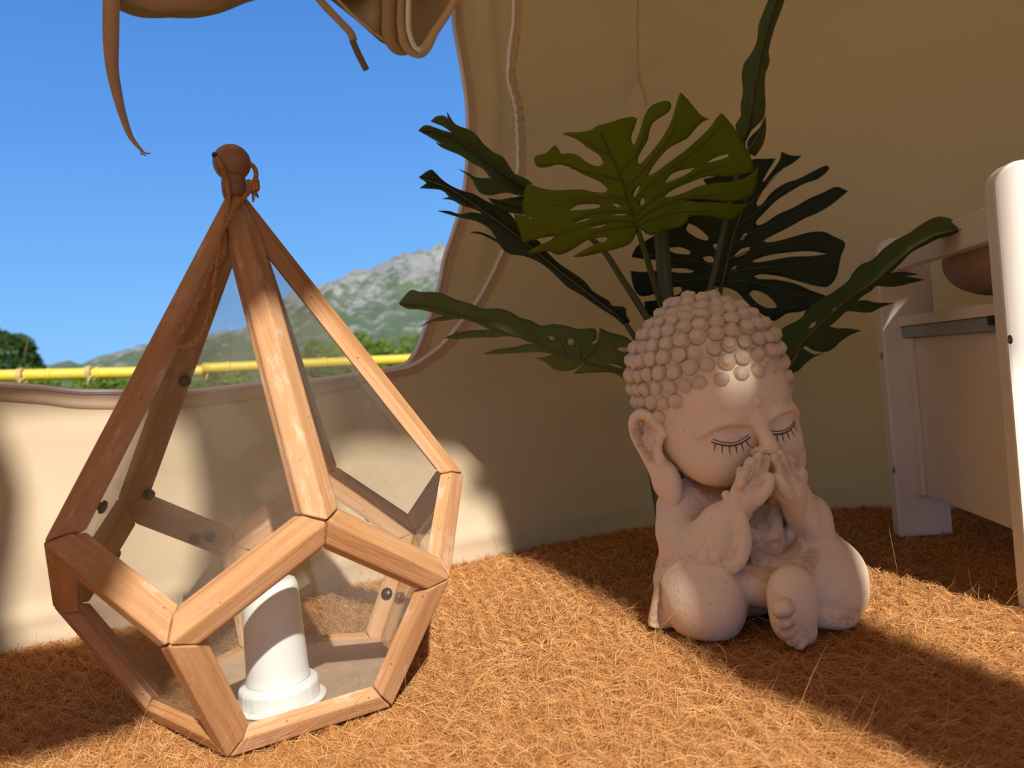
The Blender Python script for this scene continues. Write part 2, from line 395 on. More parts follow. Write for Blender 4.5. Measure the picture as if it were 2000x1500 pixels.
SUN_HOLES = [
    # openings shaped so the sun patches land; low part widened for fill light
    [(-.8, .01), (1.15, .01), (1.15, .80), (.85, .95), (.72, 1.08), (.70, 1.14), (.685, 1.25), (.665, 1.32), (.668, 1.40), (.672, 1.47), (.672, 1.53), (.668, 1.60), (.662, 1.68), (.655, 1.735), (.635, 1.80), (.622, 1.87), (.59, 1.866), (.575, 1.893), (.606, 1.908), (.59, 1.93), (.50, 1.925), (.42, 1.915), (.375, 1.89), (.372, 1.83), (.365, 1.77), (.34, 1.715), (.30, 1.67), (.245, 1.61), (.215, 1.52), (.19, 1.44), (.17, 1.38), (.145, 1.335), (.08, 1.305), (-.02, 1.28), (-.12, 1.25), (-.2, 1.0), (-.8, .80)],
    [(-.045, 1.566), (.03, 1.578), (.09, 1.592), (.145, 1.63), (.175, 1.70), (.19, 1.80), (.18, 1.885), (.09, 1.90), (.0, 1.875), (-.045, 1.855), (-.027, 1.81), (-.018, 1.76), (-.028, 1.69), (-.05, 1.62)],
    [(.868, 1.1), (.96, 1.1), (.95, 1.26), (1.02, 1.32), (1.06, 1.36), (1.058, 1.45), (1.055, 1.60), (1.065, 1.89), (1.028, 1.89), (1.02, 1.64), (.97, 1.64), (.91, 1.58), (.88, 1.48), (.862, 1.36)],
    [(.757, 1.662), (.764, 1.660), (.773, 1.70), (.764, 1.703)],
    [(1.165, 1.985), (1.207, 1.985), (1.197, 1.945), (1.217, 1.90), (1.205, 1.885), (1.172, 1.94)],
]
fr_outer = np.vstack([[(-2.15, .006)], top, [(1.62, .006)]])
hv, hf = tri_fill([fr_outer]+SUN_HOLES, [(x, z) for x in np.arange(-1.9, 1.5, .2) for z in np.arange(.2, 2.2, .2)])
wall_sun_mask = obj('wall_sun_mask', mesh('wall_sun_mask', np.c_[hv[:, 0], np.full(len(hv), YF), hv[:, 1]], hf.tolist()), M_CANVAS)
solidify(wall_sun_mask, .0012); struct(wall_sun_mask, 'unseen beige canvas tent front, added with openings cut to shape the sunlight', 'wall')

# ------------------------------------------------------------------ floor and coir mat
M_SHEET = simple('groundsheet', (.10, .075, .05), .8)
fl_poly = np.vstack([ring]); fl = obj('floor', mesh('floor', [(x, y, -.012) for x, y in ring]+[(x, y, -.02) for x, y in ring], [list(range(nr))[::-1], list(range(nr, 2*nr))]+[[i, (i+1) % nr, nr+(i+1) % nr, nr+i] for i in range(nr)]), M_SHEET)
struct(fl, 'brown groundsheet under the coir mat', 'floor')
def coir_mat():
    t = NT('coir_base'); n = t.noise(190, 6, t.mapping((1, 1, 1)), .7); n2 = t.noise(9, 3)
    c = t.ramp(n, [(.30, (.09, .032, .010)), (.50, (.34, .15, .045)), (.70, (.56, .28, .10))])
    c = t.mix(t.ramp(n2, [(.35, 0.0), (.7, .35)]), c, (.48, .235, .08))
    return t.done(t.principled(c, .95, t.bump(n, .9, .003), spec=.05))
def fibre_mat():
    t = NT('coir_fibre'); a = t.attr('shade')
    c = t.ramp(a, [(0.0, (.22, .085, .024)), (.35, (.52, .245, .080)), (.75, (.76, .42, .165)), (1.0, (.90, .64, .34))])
    d = t.principled(c, .75, spec=.15)
    return t.done(t.mixsh(.15, d, t.shader('Translucent', Color=(.6, .28, .08))))
M_COIR, M_FIBRE = coir_mat(), fibre_mat()
ROW = math.radians(-38); RC, RS_ = math.cos(ROW), math.sin(ROW); RP, HP = .021, .026
def mat_pit(x, y):
    """gaps between the twisted yarns: 1 in the middle of a gap"""
    u = x*RC+y*RS_; v = -x*RS_+y*RC; v = v+.003*np.sin(u*23)+.002*np.sin(u*61+1)
    k = np.round(v/RP); dv = v-k*RP; ph = u/HP+k*.5; j = np.round(ph); du = (ph-j)*HP
    on = np.sin(k*12.9898+j*78.233)*43758.5453; on = on-np.floor(on)
    return np.exp(-(dv/.0034)**2-(du/.0050)**2)*np.clip((on-.35)*2.2, 0, 1)
def mat_h(x, y):
    u = x*RC+y*RS_; v = -x*RS_+y*RC
    v = v+.003*np.sin(u*23)+.002*np.sin(u*61+1); k = np.floor(v/RP); f = v/RP-k
    rib = np.sin(np.pi*f)**.7
    ph = u/HP+k*.5+.3*np.sin(k*2.1); twist = .5+.5*np.cos(2*np.pi*(ph+.55*f))
    h = .0085*rib*(.35+.65*twist)+.0012*np.sin(x*90+3*np.sin(y*40))*np.cos(y*80)
    return h-.0075-.006*mat_pit(x, y)
bx0, bx1, by0, by1 = -.95, .95, .42, 1.42
gx, gy = np.meshgrid(np.arange(bx0, bx1, .0034), np.arange(by0, by1, .0034), indexing='ij')
gz = mat_h(gx, gy); nx, ny = gx.shape
ii = np.arange(nx*ny).reshape(nx, ny)
Vf = np.stack([gx, gy, gz], -1).reshape(-1, 3); Ff = np.stack([ii[:-1, :-1], ii[1:, :-1], ii[1:, 1:], ii[:-1, 1:]], -1).reshape(-1, 4)
inside = in_poly(Vf[Ff].mean(axis=1)[:, :2]*np.array([1, 1])-np.array([0, .03]), ring)
Ff = Ff[inside]
# plain outer ring of the same mat, out of the picture
ov = np.array([(-2.1, -.88), (1.6, -.88), (1.6, by0), (-2.1, by0), (-2.1, by0), (bx0, by0), (bx0, .8), (-1.9, .15), (bx1, by0), (1.6, by0), (1.3, .75), (bx1, 1.05)])
ov3 = np.c_[ov, np.full(len(ov), -.002)]
Fo = np.array([[0, 1, 2, 3], [7, 4, 5, 6], [8, 9, 10, 11]])+len(Vf)
coir = obj('coir_mat', fast_mesh('coir_mat', np.vstack([Vf, ov3]), np.vstack([Ff, Fo])), M_COIR, None, True)
tag(coir, 'rust orange woven coir mat covering the tent floor', 'mat')

def fibres(n, name):
    # more of them near the camera
    y = by0+.06+(1.36-by0)*RNG.random(n)**1.35; half = .09+.62*y
    x = (RNG.random(n)*2-1)*half+.02
    ok = in_poly(np.c_[x, y], ring) & ((mat_h(x, y) > -.0048) | (RNG.random(n) < .22)); x, y = x[ok], y[ok]; n = len(x)
    L = RNG.gamma(5, .0042, n)+.006; L *= .75+.35*(y < .8)
    ang = ROW+RNG.normal(0, .75, n)+np.where(RNG.random(n) < .5, .5, -.35)
    bend = RNG.normal(0, 1.0, n); lift_ = np.abs(RNG.normal(0, .0022, n)); tilt = RNG.normal(0, .10, n)
    stray = RNG.random(n) < .012; tilt[stray] = RNG.uniform(.4, 1.3, stray.sum()); L[stray] *= 1.3
    K = 4; t = np.linspace(-.5, .5, K)
    a = ang[:, None]+bend[:, None]*t[None]
    step = L[:, None]/(K-1)
    dx = np.cos(a)*step; dy = np.sin(a)*step
    px = x[:, None]+np.cumsum(dx, 1)-dx.sum(1, keepdims=True)/2; py = y[:, None]+np.cumsum(dy, 1)-dy.sum(1, keepdims=True)/2
    dropf = (mat_pit(px, py).max(1) > .35) & (RNG.random(n) < .88) & ~stray
    arch = lift_[:, None]*(1-(2*t[None])**2)*1.6
    pz = np.maximum(mat_h(px, py), -.0052)+.0008+arch+np.where(stray[:, None], (t[None]+.5)*np.sin(tilt)[:, None]*L[:, None], np.abs(t[None]*tilt[:, None]*L[:, None]))
    w = RNG.uniform(.00010, .00022, n)[:, None]*np.sqrt(np.clip(1-(2*t[None])**2*.8, .15, 1))*np.clip(y[:, None]/.75, .8, 1.5)
    nxv, nyv = -np.sin(a), np.cos(a)
    roll = RNG.uniform(-.7, .7, n)[:, None]
    A = np.stack([px-nxv*w*np.cos(roll), py-nyv*w*np.cos(roll), pz-w*np.sin(roll)], -1); Bv = np.stack([px+nxv*w*np.cos(roll), py+nyv*w*np.cos(roll), pz+w*np.sin(roll)], -1)
    V = np.stack([A, Bv], 2).reshape(-1, 3)              # n,K,2
    b = (np.arange(n)*K*2)[:, None]+np.arange(K-1)[None]*2
    Fq = np.stack([b, b+1, b+3, b+2], -1).reshape(-1, 4)
    Fq = Fq[np.repeat(~dropf, K-1)]
    me = fast_mesh(name, V, Fq)
    sh = np.clip(RNG.beta(2.2, 2.0, n), 0, 1); at = me.attributes.new('shade', 'FLOAT', 'POINT'); at.data.foreach_set('value', np.repeat(sh, K*2).astype(np.float32))
    return me
fo = obj('coir_fibres', fibres(290000, 'coir_fibres'), M_FIBRE, coir, True)
tag(fo, None, kind='stuff')
# ------------------------------------------------------------------ outside: ground, mountain, shrubs, bamboo rail
def ground_mat():
    t = NT('scrub_ground'); n = t.noise(2.2, 8, None, .7)
    return t.done(t.principled(t.ramp(n, [(.3, (.05, .09, .015)), (.55, (.14, .19, .04)), (.75, (.30, .28, .12))]), .9, spec=.1))
gr = obj('ground', mesh('ground', [(-900, -60, -.35), (900, -60, -.35), (900, 1200, -.35), (-900, 1200, -.35)], [[0, 1, 2, 3]]), ground_mat())
struct(gr, 'green scrub ground beyond the tent', 'ground')
def mountain_mat():
    t = NT('limestone_scrub_haze')
    n = t.noise(.075, 9, None, .72); n2 = t.noise(.018, 5); z = t.n.new('ShaderNodeSeparateXYZ'); t.l.new(t.tc.outputs['Object'], z.inputs[0])
    zf = t.math('MULTIPLY', z.outputs[2], .0036)
    f = t.math('MULTIPLY', t.math('ADD', t.math('ADD', t.math('MULTIPLY', n, 1.7), t.math('MULTIPLY', n2, .6)), zf), .5)
    rock = t.mix(t.noise(.15, 6), (.20, .19, .165), (.42, .39, .34)); scrub = t.mix(t.noise(.11, 6), (.045, .080, .022), (.16, .20, .060))
    c = t.mix(t.ramp(f, [(.67, 0.0), (.74, 1.0)]), scrub, rock)
    c = t.mix(.09, c, (.40, .52, .66))  # pale blue aerial haze mixed into the surface colour
    return t.done(t.principled(c, .95, t.bump(n, .8, 8), spec=.05))
RIDGE = [(-420, 700), (-200, 716), (0, 728), (60, 724), (112, 708), (135, 703), (158, 712), (190, 698), (240, 684), (290, 671), (340, 664), (420, 650), (465, 648), (505, 636), (560, 592), (620, 556), (680, 536), (740, 518), (790, 499), (850, 488), (900, 492), (1000, 520), (1200, 560), (1500, 610)]
rz = []
for x, y in RIDGE:
    r = ray(x, y); rz.append((math.atan2(r[0], r[1]), r[2]/math.hypot(r[0], r[1])))
rz = np.array(rz)
NA, NR = 260, 70
az = np.linspace(rz[0, 0], rz[-1, 0], NA); tt = np.linspace(0, 1.25, NR)
MV = []
for a in az:
    el = np.interp(a, rz[:, 0], rz[:, 1])
    for t_ in tt:
        d = 160+740*t_; x, y = d*math.sin(a), d*math.cos(a)
        hh = el*900
        prof = (t_**1.25 if t_ <= 1 else 1-(t_-1)*2.2)
        nz = noise.fractal(Vector((x*.011, y*.011, 3.1)), .9, 2.1, 6)*.16+noise.fractal(Vector((x*.05, y*.05, 1.7)), .8, 2.1, 4)*.045
        z = hh*prof+hh*nz*(min(1, t_*2.2))*(.25 if abs(t_-1) < .05 else 1)*(1 if t_ <= 1.0 else .3)
        MV.append((x, y, z-.3))
MF = [[i*NR+j, (i+1)*NR+j, (i+1)*NR+j+1, i*NR+j+1] for i in range(NA-1) for j in range(NR-1)]
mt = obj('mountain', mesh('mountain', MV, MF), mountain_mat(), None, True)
tag(mt, 'rocky grey mountain with green scrub under blue sky', 'mountain')

M_SHRUB = leaf_mat('shrub_leaf', (.09, .14, .025), (.20, .26, .06), True)
M_TREE = leaf_mat('tree_leaf', (.03, .06, .012), (.07, .12, .028), True)
def leaf_cloud(name, c, rad, n, size, material, parent, squash=.8):
    u = RNG.normal(size=(n, 3)); u /= np.linalg.norm(u, axis=1)[:, None]
    rr = rad*(.55+.45*RNG.random(n)**.5)*(1+.22*np.sin(u[:, 0]*5+u[:, 2]*4+RNG.random()*6)); P = np.asarray(c)+u*rr[:, None]*np.array([1, 1, squash])
    a = RNG.normal(size=(n, 3)); a /= np.linalg.norm(a, axis=1)[:, None]; b = np.cross(a, RNG.normal(size=(n, 3))); b /= np.linalg.norm(b, axis=1)[:, None]
    s = size*RNG.uniform(.6, 1.3, n)[:, None]
    V = np.stack([P-a*s, P-b*s*.4, P+a*s, P+b*s*.4], 1).reshape(-1, 3)
    o = obj(name, fast_mesh(name, V, np.arange(n*4).reshape(n, 4)), material, parent); o['kind'] = 'stuff'; return o
M_BARK = simple('bark', (.10, .07, .045), .9)
def shrub(px_, py_, Y, rad, label, material=M_SHRUB, n=2600, size=.045, name='shrub', group='shrubs beyond the bamboo rail', cat='shrub', squash=.8):
    c = at_y(px_, py_, Y); e = empty(name, (c[0], c[1], -.35)); tag(e, label, cat, group)
    lc = np.array([0, 0, c[2]+.35])
    leaf_cloud('foliage', lc, rad, n, size, material, e, squash)
    tr = []
    for k in range(4):
        d = RNG.normal(0, .45, 3)*rad; d[2] = abs(d[2])
        tr.append((spline([(0, 0, 0), lc*.5+d*.3, lc+d*.8], 8), np.linspace(.05, .012, 8)*max(.6, rad)))
    tubes('stem', tr, M_BARK, e); return e
shrub(10, 708, 14, .60, 'dark green rounded tree crown at the left edge behind the bamboo rail', M_TREE, 5000, .06, 'tree', None, 'tree', 1.0)
for (px_, py_, Y, rad, lab) in [(60, 762, 7, .20, 'low green shrub under the left end of the bamboo rail'), (190, 768, 7, .22, 'low green shrub just left of the lantern under the bamboo rail'),
        (330, 764, 7.5, .2, 'green shrub behind the lantern left beam'), (450, 752, 8, .26, 'green shrub behind the lantern middle below the rail'),
        (560, 742, 9, .28, 'green shrub behind the lantern front beam'), (660, 728, 9, .30, 'pale green shrub seen through the lantern right pane'),
        (760, 712, 10, .34, 'green shrub beside the window zip above the rail'), (620, 705, 13, .38, 'bushy green shrub above the rail between the lantern beams'), (700, 690, 16, .5, 'taller green shrub right of the lantern above the bamboo rail'), (820, 686, 18, .55, 'green shrub at the right edge of the window')]:
    shrub(px_, py_, Y, rad, lab)
def bamboo_mat():
    t = NT('yellow_bamboo'); n = t.noise(20, 3, t.mapping((.3, 3, 3)))
    return t.done(t.principled(t.mix(n, (.50, .33, .018), (.70, .50, .05)), .4, spec=.4))
M_BAMBOO = bamboo_mat()
def bamboo(pa, pb, ya, yb, r, label, nodes=7):
    A, B = at_y(*pa, ya), at_y(*pb, yb); L = np.linalg.norm(B-A); e = empty('bamboo_pole', A); tag(e, label, 'bamboo pole', 'yellow bamboo rail poles')
    tube('culm', np.linspace([0, 0, 0], B-A, 30), r, M_BAMBOO, e, 14)
    for k in range(nodes):
        p = (B-A)*((k+.5)/nodes); dd = (B-A)/L
        tube('node', [p-dd*.010, p-dd*.004, p+dd*.004, p+dd*.010], [r*1.01, r*1.12, r*1.12, r*1.01], M_BAMBOO, e, 14)
    return A, B
A1, B1 = bamboo((-260, 740), (415, 724), 3.2, 3.55, .0245, 'yellow bamboo rail pole on the left of the lantern')
A2, B2 = bamboo((395, 720), (1000, 692), 3.5, 4.1, .0235, 'yellow bamboo rail pole passing behind the lantern to the window zip')
M_LASHING = simple('lashing_cord', (.55, .38, .16), .9, var=.3, scale=200)
for k, (x, y, Y, lab) in enumerate([(176, 729, 3.4, 'cord lashing around the bamboo pole left of the lantern'), (42, 734, 3.33, 'cord lashing around the bamboo pole near the left edge'), (405, 722, 3.53, 'cord lashing where the two bamboo poles meet')]):
    p = at_y(x, y, Y); th = np.linspace(0, 6*math.pi, 70)
    h_ = np.c_[np.linspace(-.012, .012, 70), .029*np.cos(th), .029*np.sin(th)]
    h_ = np.vstack([h_, [[.01, -.03, -.02], [.0, -.035, -.05]]])
    o = tube('cord_lashing', h_, .003, M_LASHING, None, 6); o.location = p; tag(o, lab, 'cord')
for k, (x, y, Y, lab) in enumerate([(-120, 737, 3.27, 'bamboo post holding the rail left of the frame'), (800, 702, 3.9, 'bamboo post holding the rail behind the window zip')]):
    p = at_y(x, y, Y); o = tube('bamboo_post', [(p[0], p[1]+.05, -.35), (p[0], p[1]+.05, p[2]+.02)], .022, M_BAMBOO, None, 12); tag(o, lab, 'bamboo post')
# ------------------------------------------------------------------ lantern
LA = .135; LX, LY, LROT = -.23673, .73238, -.0951
rb, rd, zd, ru, zu, za = [v*LA for v in (.862, 1.376, .8409, 1.3815, 1.3734, 3.5402)]
lantern = empty('lantern', (LX, LY, .004))
tag(lantern, 'geometric wooden lantern with glass panes and a round finial', 'lantern')
def _d(a): return np.array([math.sin(a), -math.cos(a)])
LV = {}
for i in range(5):
    a = LROT+math.radians(72*i); b = a+math.radians(36)
    LV['D%d' % i] = np.r_[rd*_d(a), zd]; LV['B%d' % i] = np.r_[rb*_d(a), 0]; LV['U%d' % ((i+1) % 5)] = np.r_[ru*_d(b), zu]
LV['A'] = np.array([0, 0, za])
LF = []
for i in range(5):
    j = (i+1) % 5
    LF.append(['A', 'U%d' % i, 'D%d' % i, 'U%d' % j])
    LF.append(['U%d' % j, 'D%d' % i, 'B%d' % i, 'B%d' % j, 'D%d' % j])
LF.append(['B%d' % i for i in range(5)])
LC = np.array([0, 0, 1.1*LA])
def face_n(P):
    n = np.zeros(3)
    for a, b in zip(P, np.roll(P, -1, axis=0)): n += np.cross(a, b)
    n /= np.linalg.norm(n); return n if np.dot(n, P.mean(0)-LC) > 0 else -n
def inset(P, w):
    """inset polygon inside its plane, corners mitred"""
    n = face_n(P); c = P.mean(0); m = len(P); out = []
    for i in range(m):
        p, q, r = P[i-1], P[i], P[(i+1) % m]
        e1 = (q-p)/np.linalg.norm(q-p); e2 = (r-q)/np.linalg.norm(r-q)
        n1 = np.cross(n, e1); n1 *= np.sign(np.dot(c-q, n1)); n2 = np.cross(n, e2); n2 *= np.sign(np.dot(c-q, n2))
        b = (n1+n2); out.append(q+b*(w/(1+np.dot(n1, n2))))
    return np.array(out)
SH = .948                                           # inner shell
W_ = .0160
ins_o, ins_i, ins_m = {}, {}, {}
for f, names in enumerate(LF):
    P = np.array([LV[k] for k in names]); Pi = LC+(P-LC)*SH; Pm = LC+(P-LC)*.978
    for k, a, b, c_ in zip(names, inset(P, W_), inset(Pi, W_+.003), inset(Pm, W_+.0006)):
        ins_o[(f, k)], ins_i[(f, k)], ins_m[(f, k)] = a, b, c_
edges = {}
for f, names in enumerate(LF):
    for a, b in zip(names, names[1:]+names[:1]): edges.setdefault(frozenset((a, b)), []).append((f, a, b))
for ed, fs in edges.items():
    (f1, a, b), (f2, _, _) = fs
    cap = {}
    def P6(k, t):
        v = LV[k]; vi = LC+(v-LC)*SH
        pts = [v, ins_o[(f1, k)], ins_m[(f1, k)], ins_i[(f1, k)], vi, ins_i[(f2, k)], ins_m[(f2, k)], ins_o[(f2, k)]]
        return np.array(pts)
    Pa, Pb = P6(a, 0), P6(b, 1)
    ax = (LV[b]-LV[a]); L = np.linalg.norm(ax); ax /= L
    Pa = Pa+ax*.0004; Pb = Pb-ax*.0004              # hairline open joints
    nrm = (face_n(np.array([LV[k] for k in LF[f1]]))+face_n(np.array([LV[k] for k in LF[f2]]))); nrm -= ax*np.dot(nrm, ax); nrm /= np.linalg.norm(nrm)
    sd = np.cross(nrm, ax); R = np.array([ax, sd, nrm]); org = (LV[a]+LV[b])/2
    V = np.vstack([Pa, Pb]); V = (V-org)@R.T
    n = 8; Fs = [[i, (i+1) % n, n+(i+1) % n, n+i] for i in range(n)]+[list(range(n))[::-1], list(range(n, 2*n))]
    me = mesh('frame_bar', V, Fs)
    bm = bmesh.new(); bm.from_mesh(me); bmesh.ops.recalc_face_normals(bm, faces=bm.faces); bm.to_mesh(me); bm.free()
    o = obj('frame_bar', me, M_WOOD, lantern)
    o.matrix_local = Matrix(((R[0][0], R[1][0], R[2][0], org[0]), (R[0][1], R[1][1], R[2][1], org[1]), (R[0][2], R[1][2], R[2][2], org[2]), (0, 0, 0, 1)))
    bevel(o, .0016, 2, 25)
for f, names in enumerate(LF[:-1]):
    P = np.array([LV[k] for k in names]); Pg = inset(LC+(P-LC)*(SH+.004), W_*.95); n = face_n(P)
    m = len(Pg); V = np.vstack([Pg, Pg-n*.002])
    obj('glass_pane', mesh('glass_pane', V, [list(range(m)), list(range(m, 2*m))[::-1]]+[[i, (i+1) % m, m+(i+1) % m, m+i] for i in range(m)]), M_GLASS, lantern)
Pb = np.array([LV['B%d' % i] for i in range(5)])*np.array([1.02, 1.02, 0])+np.array([0, 0, .012])
obj('base_board', mesh('base_board', np.vstack([Pb, Pb+np.array([0, 0, .006])]), [list(range(5))[::-1], list(range(5, 10))]+[[i, (i+1) % 5, 5+(i+1) % 5, 5+i] for i in range(5)]), M_BOARD, lantern)
# finial
BZ = za+.0145
lathe('finial_neck', [(.0100, za-.016), (.0112, za-.010), (.0112, za-.002), (.0105, za+.003), (.0102, za+.006)], M_WOOD_DARK, lantern, 24)
fin = lathe('finial_ball', [(.0168*math.sin(t)+1e-5, BZ+.002-.0168*math.cos(t)) for t in np.linspace(0, math.pi, 20)], M_WOOD_DARK, lantern, 32)
off0 = np.array([LX, LY, .004])
hp = on_plane(421, 305, off0+[0, -.0135, BZ], (0, 1, 0))-off0
tube('cord_hole', [hp+[-.001, -.002, .001], hp+[.004, .008, 0]], .0024, M_BLACK, fin, 10)
# twine looped through the ball
kn = face_n(np.array([LV[k] for k in LF[0]])); kp = LV['A']+off0+kn*.006
def kpt(x, y, lift=0.0): return on_plane(x, y, kp+kn*lift, kn)-off0
bp = lambda x, y, Y: at_y(x, y, LY+Y)-off0
T1 = [bp(421, 305, -.012), bp(430, 318, -.017), bp(440, 345, -.017), bp(446, 372, -.016)]+[kpt(447, 400, .002), kpt(443, 425), kpt(436, 455), kpt(428, 495), kpt(421, 540), kpt(416, 585), kpt(405, 628), kpt(390, 658), kpt(370, 674), kpt(352, 678), kpt(350, 664), kpt(362, 640), kpt(378, 608), kpt(396, 570), kpt(412, 530), kpt(422, 500), kpt(428, 470, .003), kpt(438, 445, .004), kpt(455, 415, .006)]+[bp(475, 388, -.014), bp(488, 372, -.012), bp(495, 358, -.008), bp(500, 343, -.004), bp(498, 330, -.001), bp(490, 321, 0), bp(480, 318, .0)]
C1 = spline(T1, 420); Tt, Nn, Bb = frames(C1); ph = np.linspace(0, 2*math.pi*62, 420)[:, None]
strands = [(C1+.0011*(np.cos(ph+k*2*math.pi/3)*Nn+np.sin(ph+k*2*math.pi/3)*Bb), .00125) for k in range(3)]
tw = tubes('hanging_twine', strands, M_TWINE, lantern, 6); tw['label'] = 'brown jute twine loop'
kc = bp(495, 362, -.008); kn_pts = []
for k in range(3):
    a = np.linspace(0, 2*math.pi, 14); kn_pts.append((kc+np.c_[.0038*np.cos(a), .0030*np.sin(a), .0014*(k-1)*2+.0012*np.cos(2*a)], .0022))
for k in range(9):
    e_ = np.array([RNG.normal(.001, .0022), RNG.normal(0, .002), -.010-RNG.random()*.005]); kn_pts.append((spline([kc, kc+e_*.5+RNG.normal(0, .0006, 3), kc+e_], 6), .0005))
tubes('twine_knot', kn_pts, M_TWINE, lantern, 6)
# black buttons that hold the panes, on the inside of the frame
def button(f, x, y, r=.0060, sc=SH):
    P = LC+(np.array([LV[k] for k in LF[f]])-LC)*sc; n = face_n(P)
    p = on_plane(x, y, P[0]+off0, n)-off0
    o = obj('pane_button', BTN, M_BLACK, lantern, True); o.location = p-n*.0005; o.rotation_mode = 'QUATERNION'; o.rotation_quaternion = Vector((0, 0, 1)).rotation_difference(Vector(-n)); o.scale = (r/.0052,)*3
_b = lathe('pane_button', [(.0030, -.002), (.0032, .001), (.0050, .0012), (.0053, .0024), (.0045, .0042), (.0025, .0050), (.0005, .0052)], M_BLACK, lantern, 16)
BTN = _b.data; bpy.data.objects.remove(_b)
# faces: 2*i = kite i (U_i, D_i, U_i+1), 2*i+1 = pentagon between D_i and D_i+1
for f, x, y in [(6, 360, 742), (6, 290, 963), (8, 283, 927), (8, 222, 1083), (6, 410, 1047), (7, 377, 1055), (6, 556, 1010), (4, 723, 1007), (5, 757, 1160), (5, 620, 1268), (7, 428, 1322), (8, 193, 988)]:
    button(f, x, y)

# white lamp inside
cl = on_floor(548, 1366, .024); candle = empty('candle_lamp', (cl[0], cl[1], .0225))
tag(candle, 'white plastic candle lamp with faceted collar inside the wooden lantern', 'lamp')
lathe('base_flange', [(.036, 0), (.0385, .0008), (.0385, .0025), (.036, .0032)], M_PLASTIC, candle, 48)
cv, cf = [], []
for r, z in [(.0335, .0034), (.0335, .0150), (.0322, .0175), (.0272, .0195)]:
    for j in range(32):
        a = 2*math.pi*j/32; rr = r*(1-.006*(j % 2)); cv.append((rr*math.cos(a), rr*math.sin(a), z))
cf = [[i*32+j, i*32+(j+1) % 32, (i+1)*32+(j+1) % 32, (i+1)*32+j] for i in range(3) for j in range(32)]+[list(range(32))[::-1], list(range(96, 128))]
o = obj('collar', mesh('collar', cv, cf), M_PLASTIC, candle); bevel(o, .0006, 1, 8)
lathe('body', [(.0270, .0190), (.0262, .021), (.0258, .030), (.0245, .065), (.0238, .090), (.0233, .0985), (.0215, .1030), (.018, .1045), (.003, .1050)], M_PLASTIC, candle, 48)
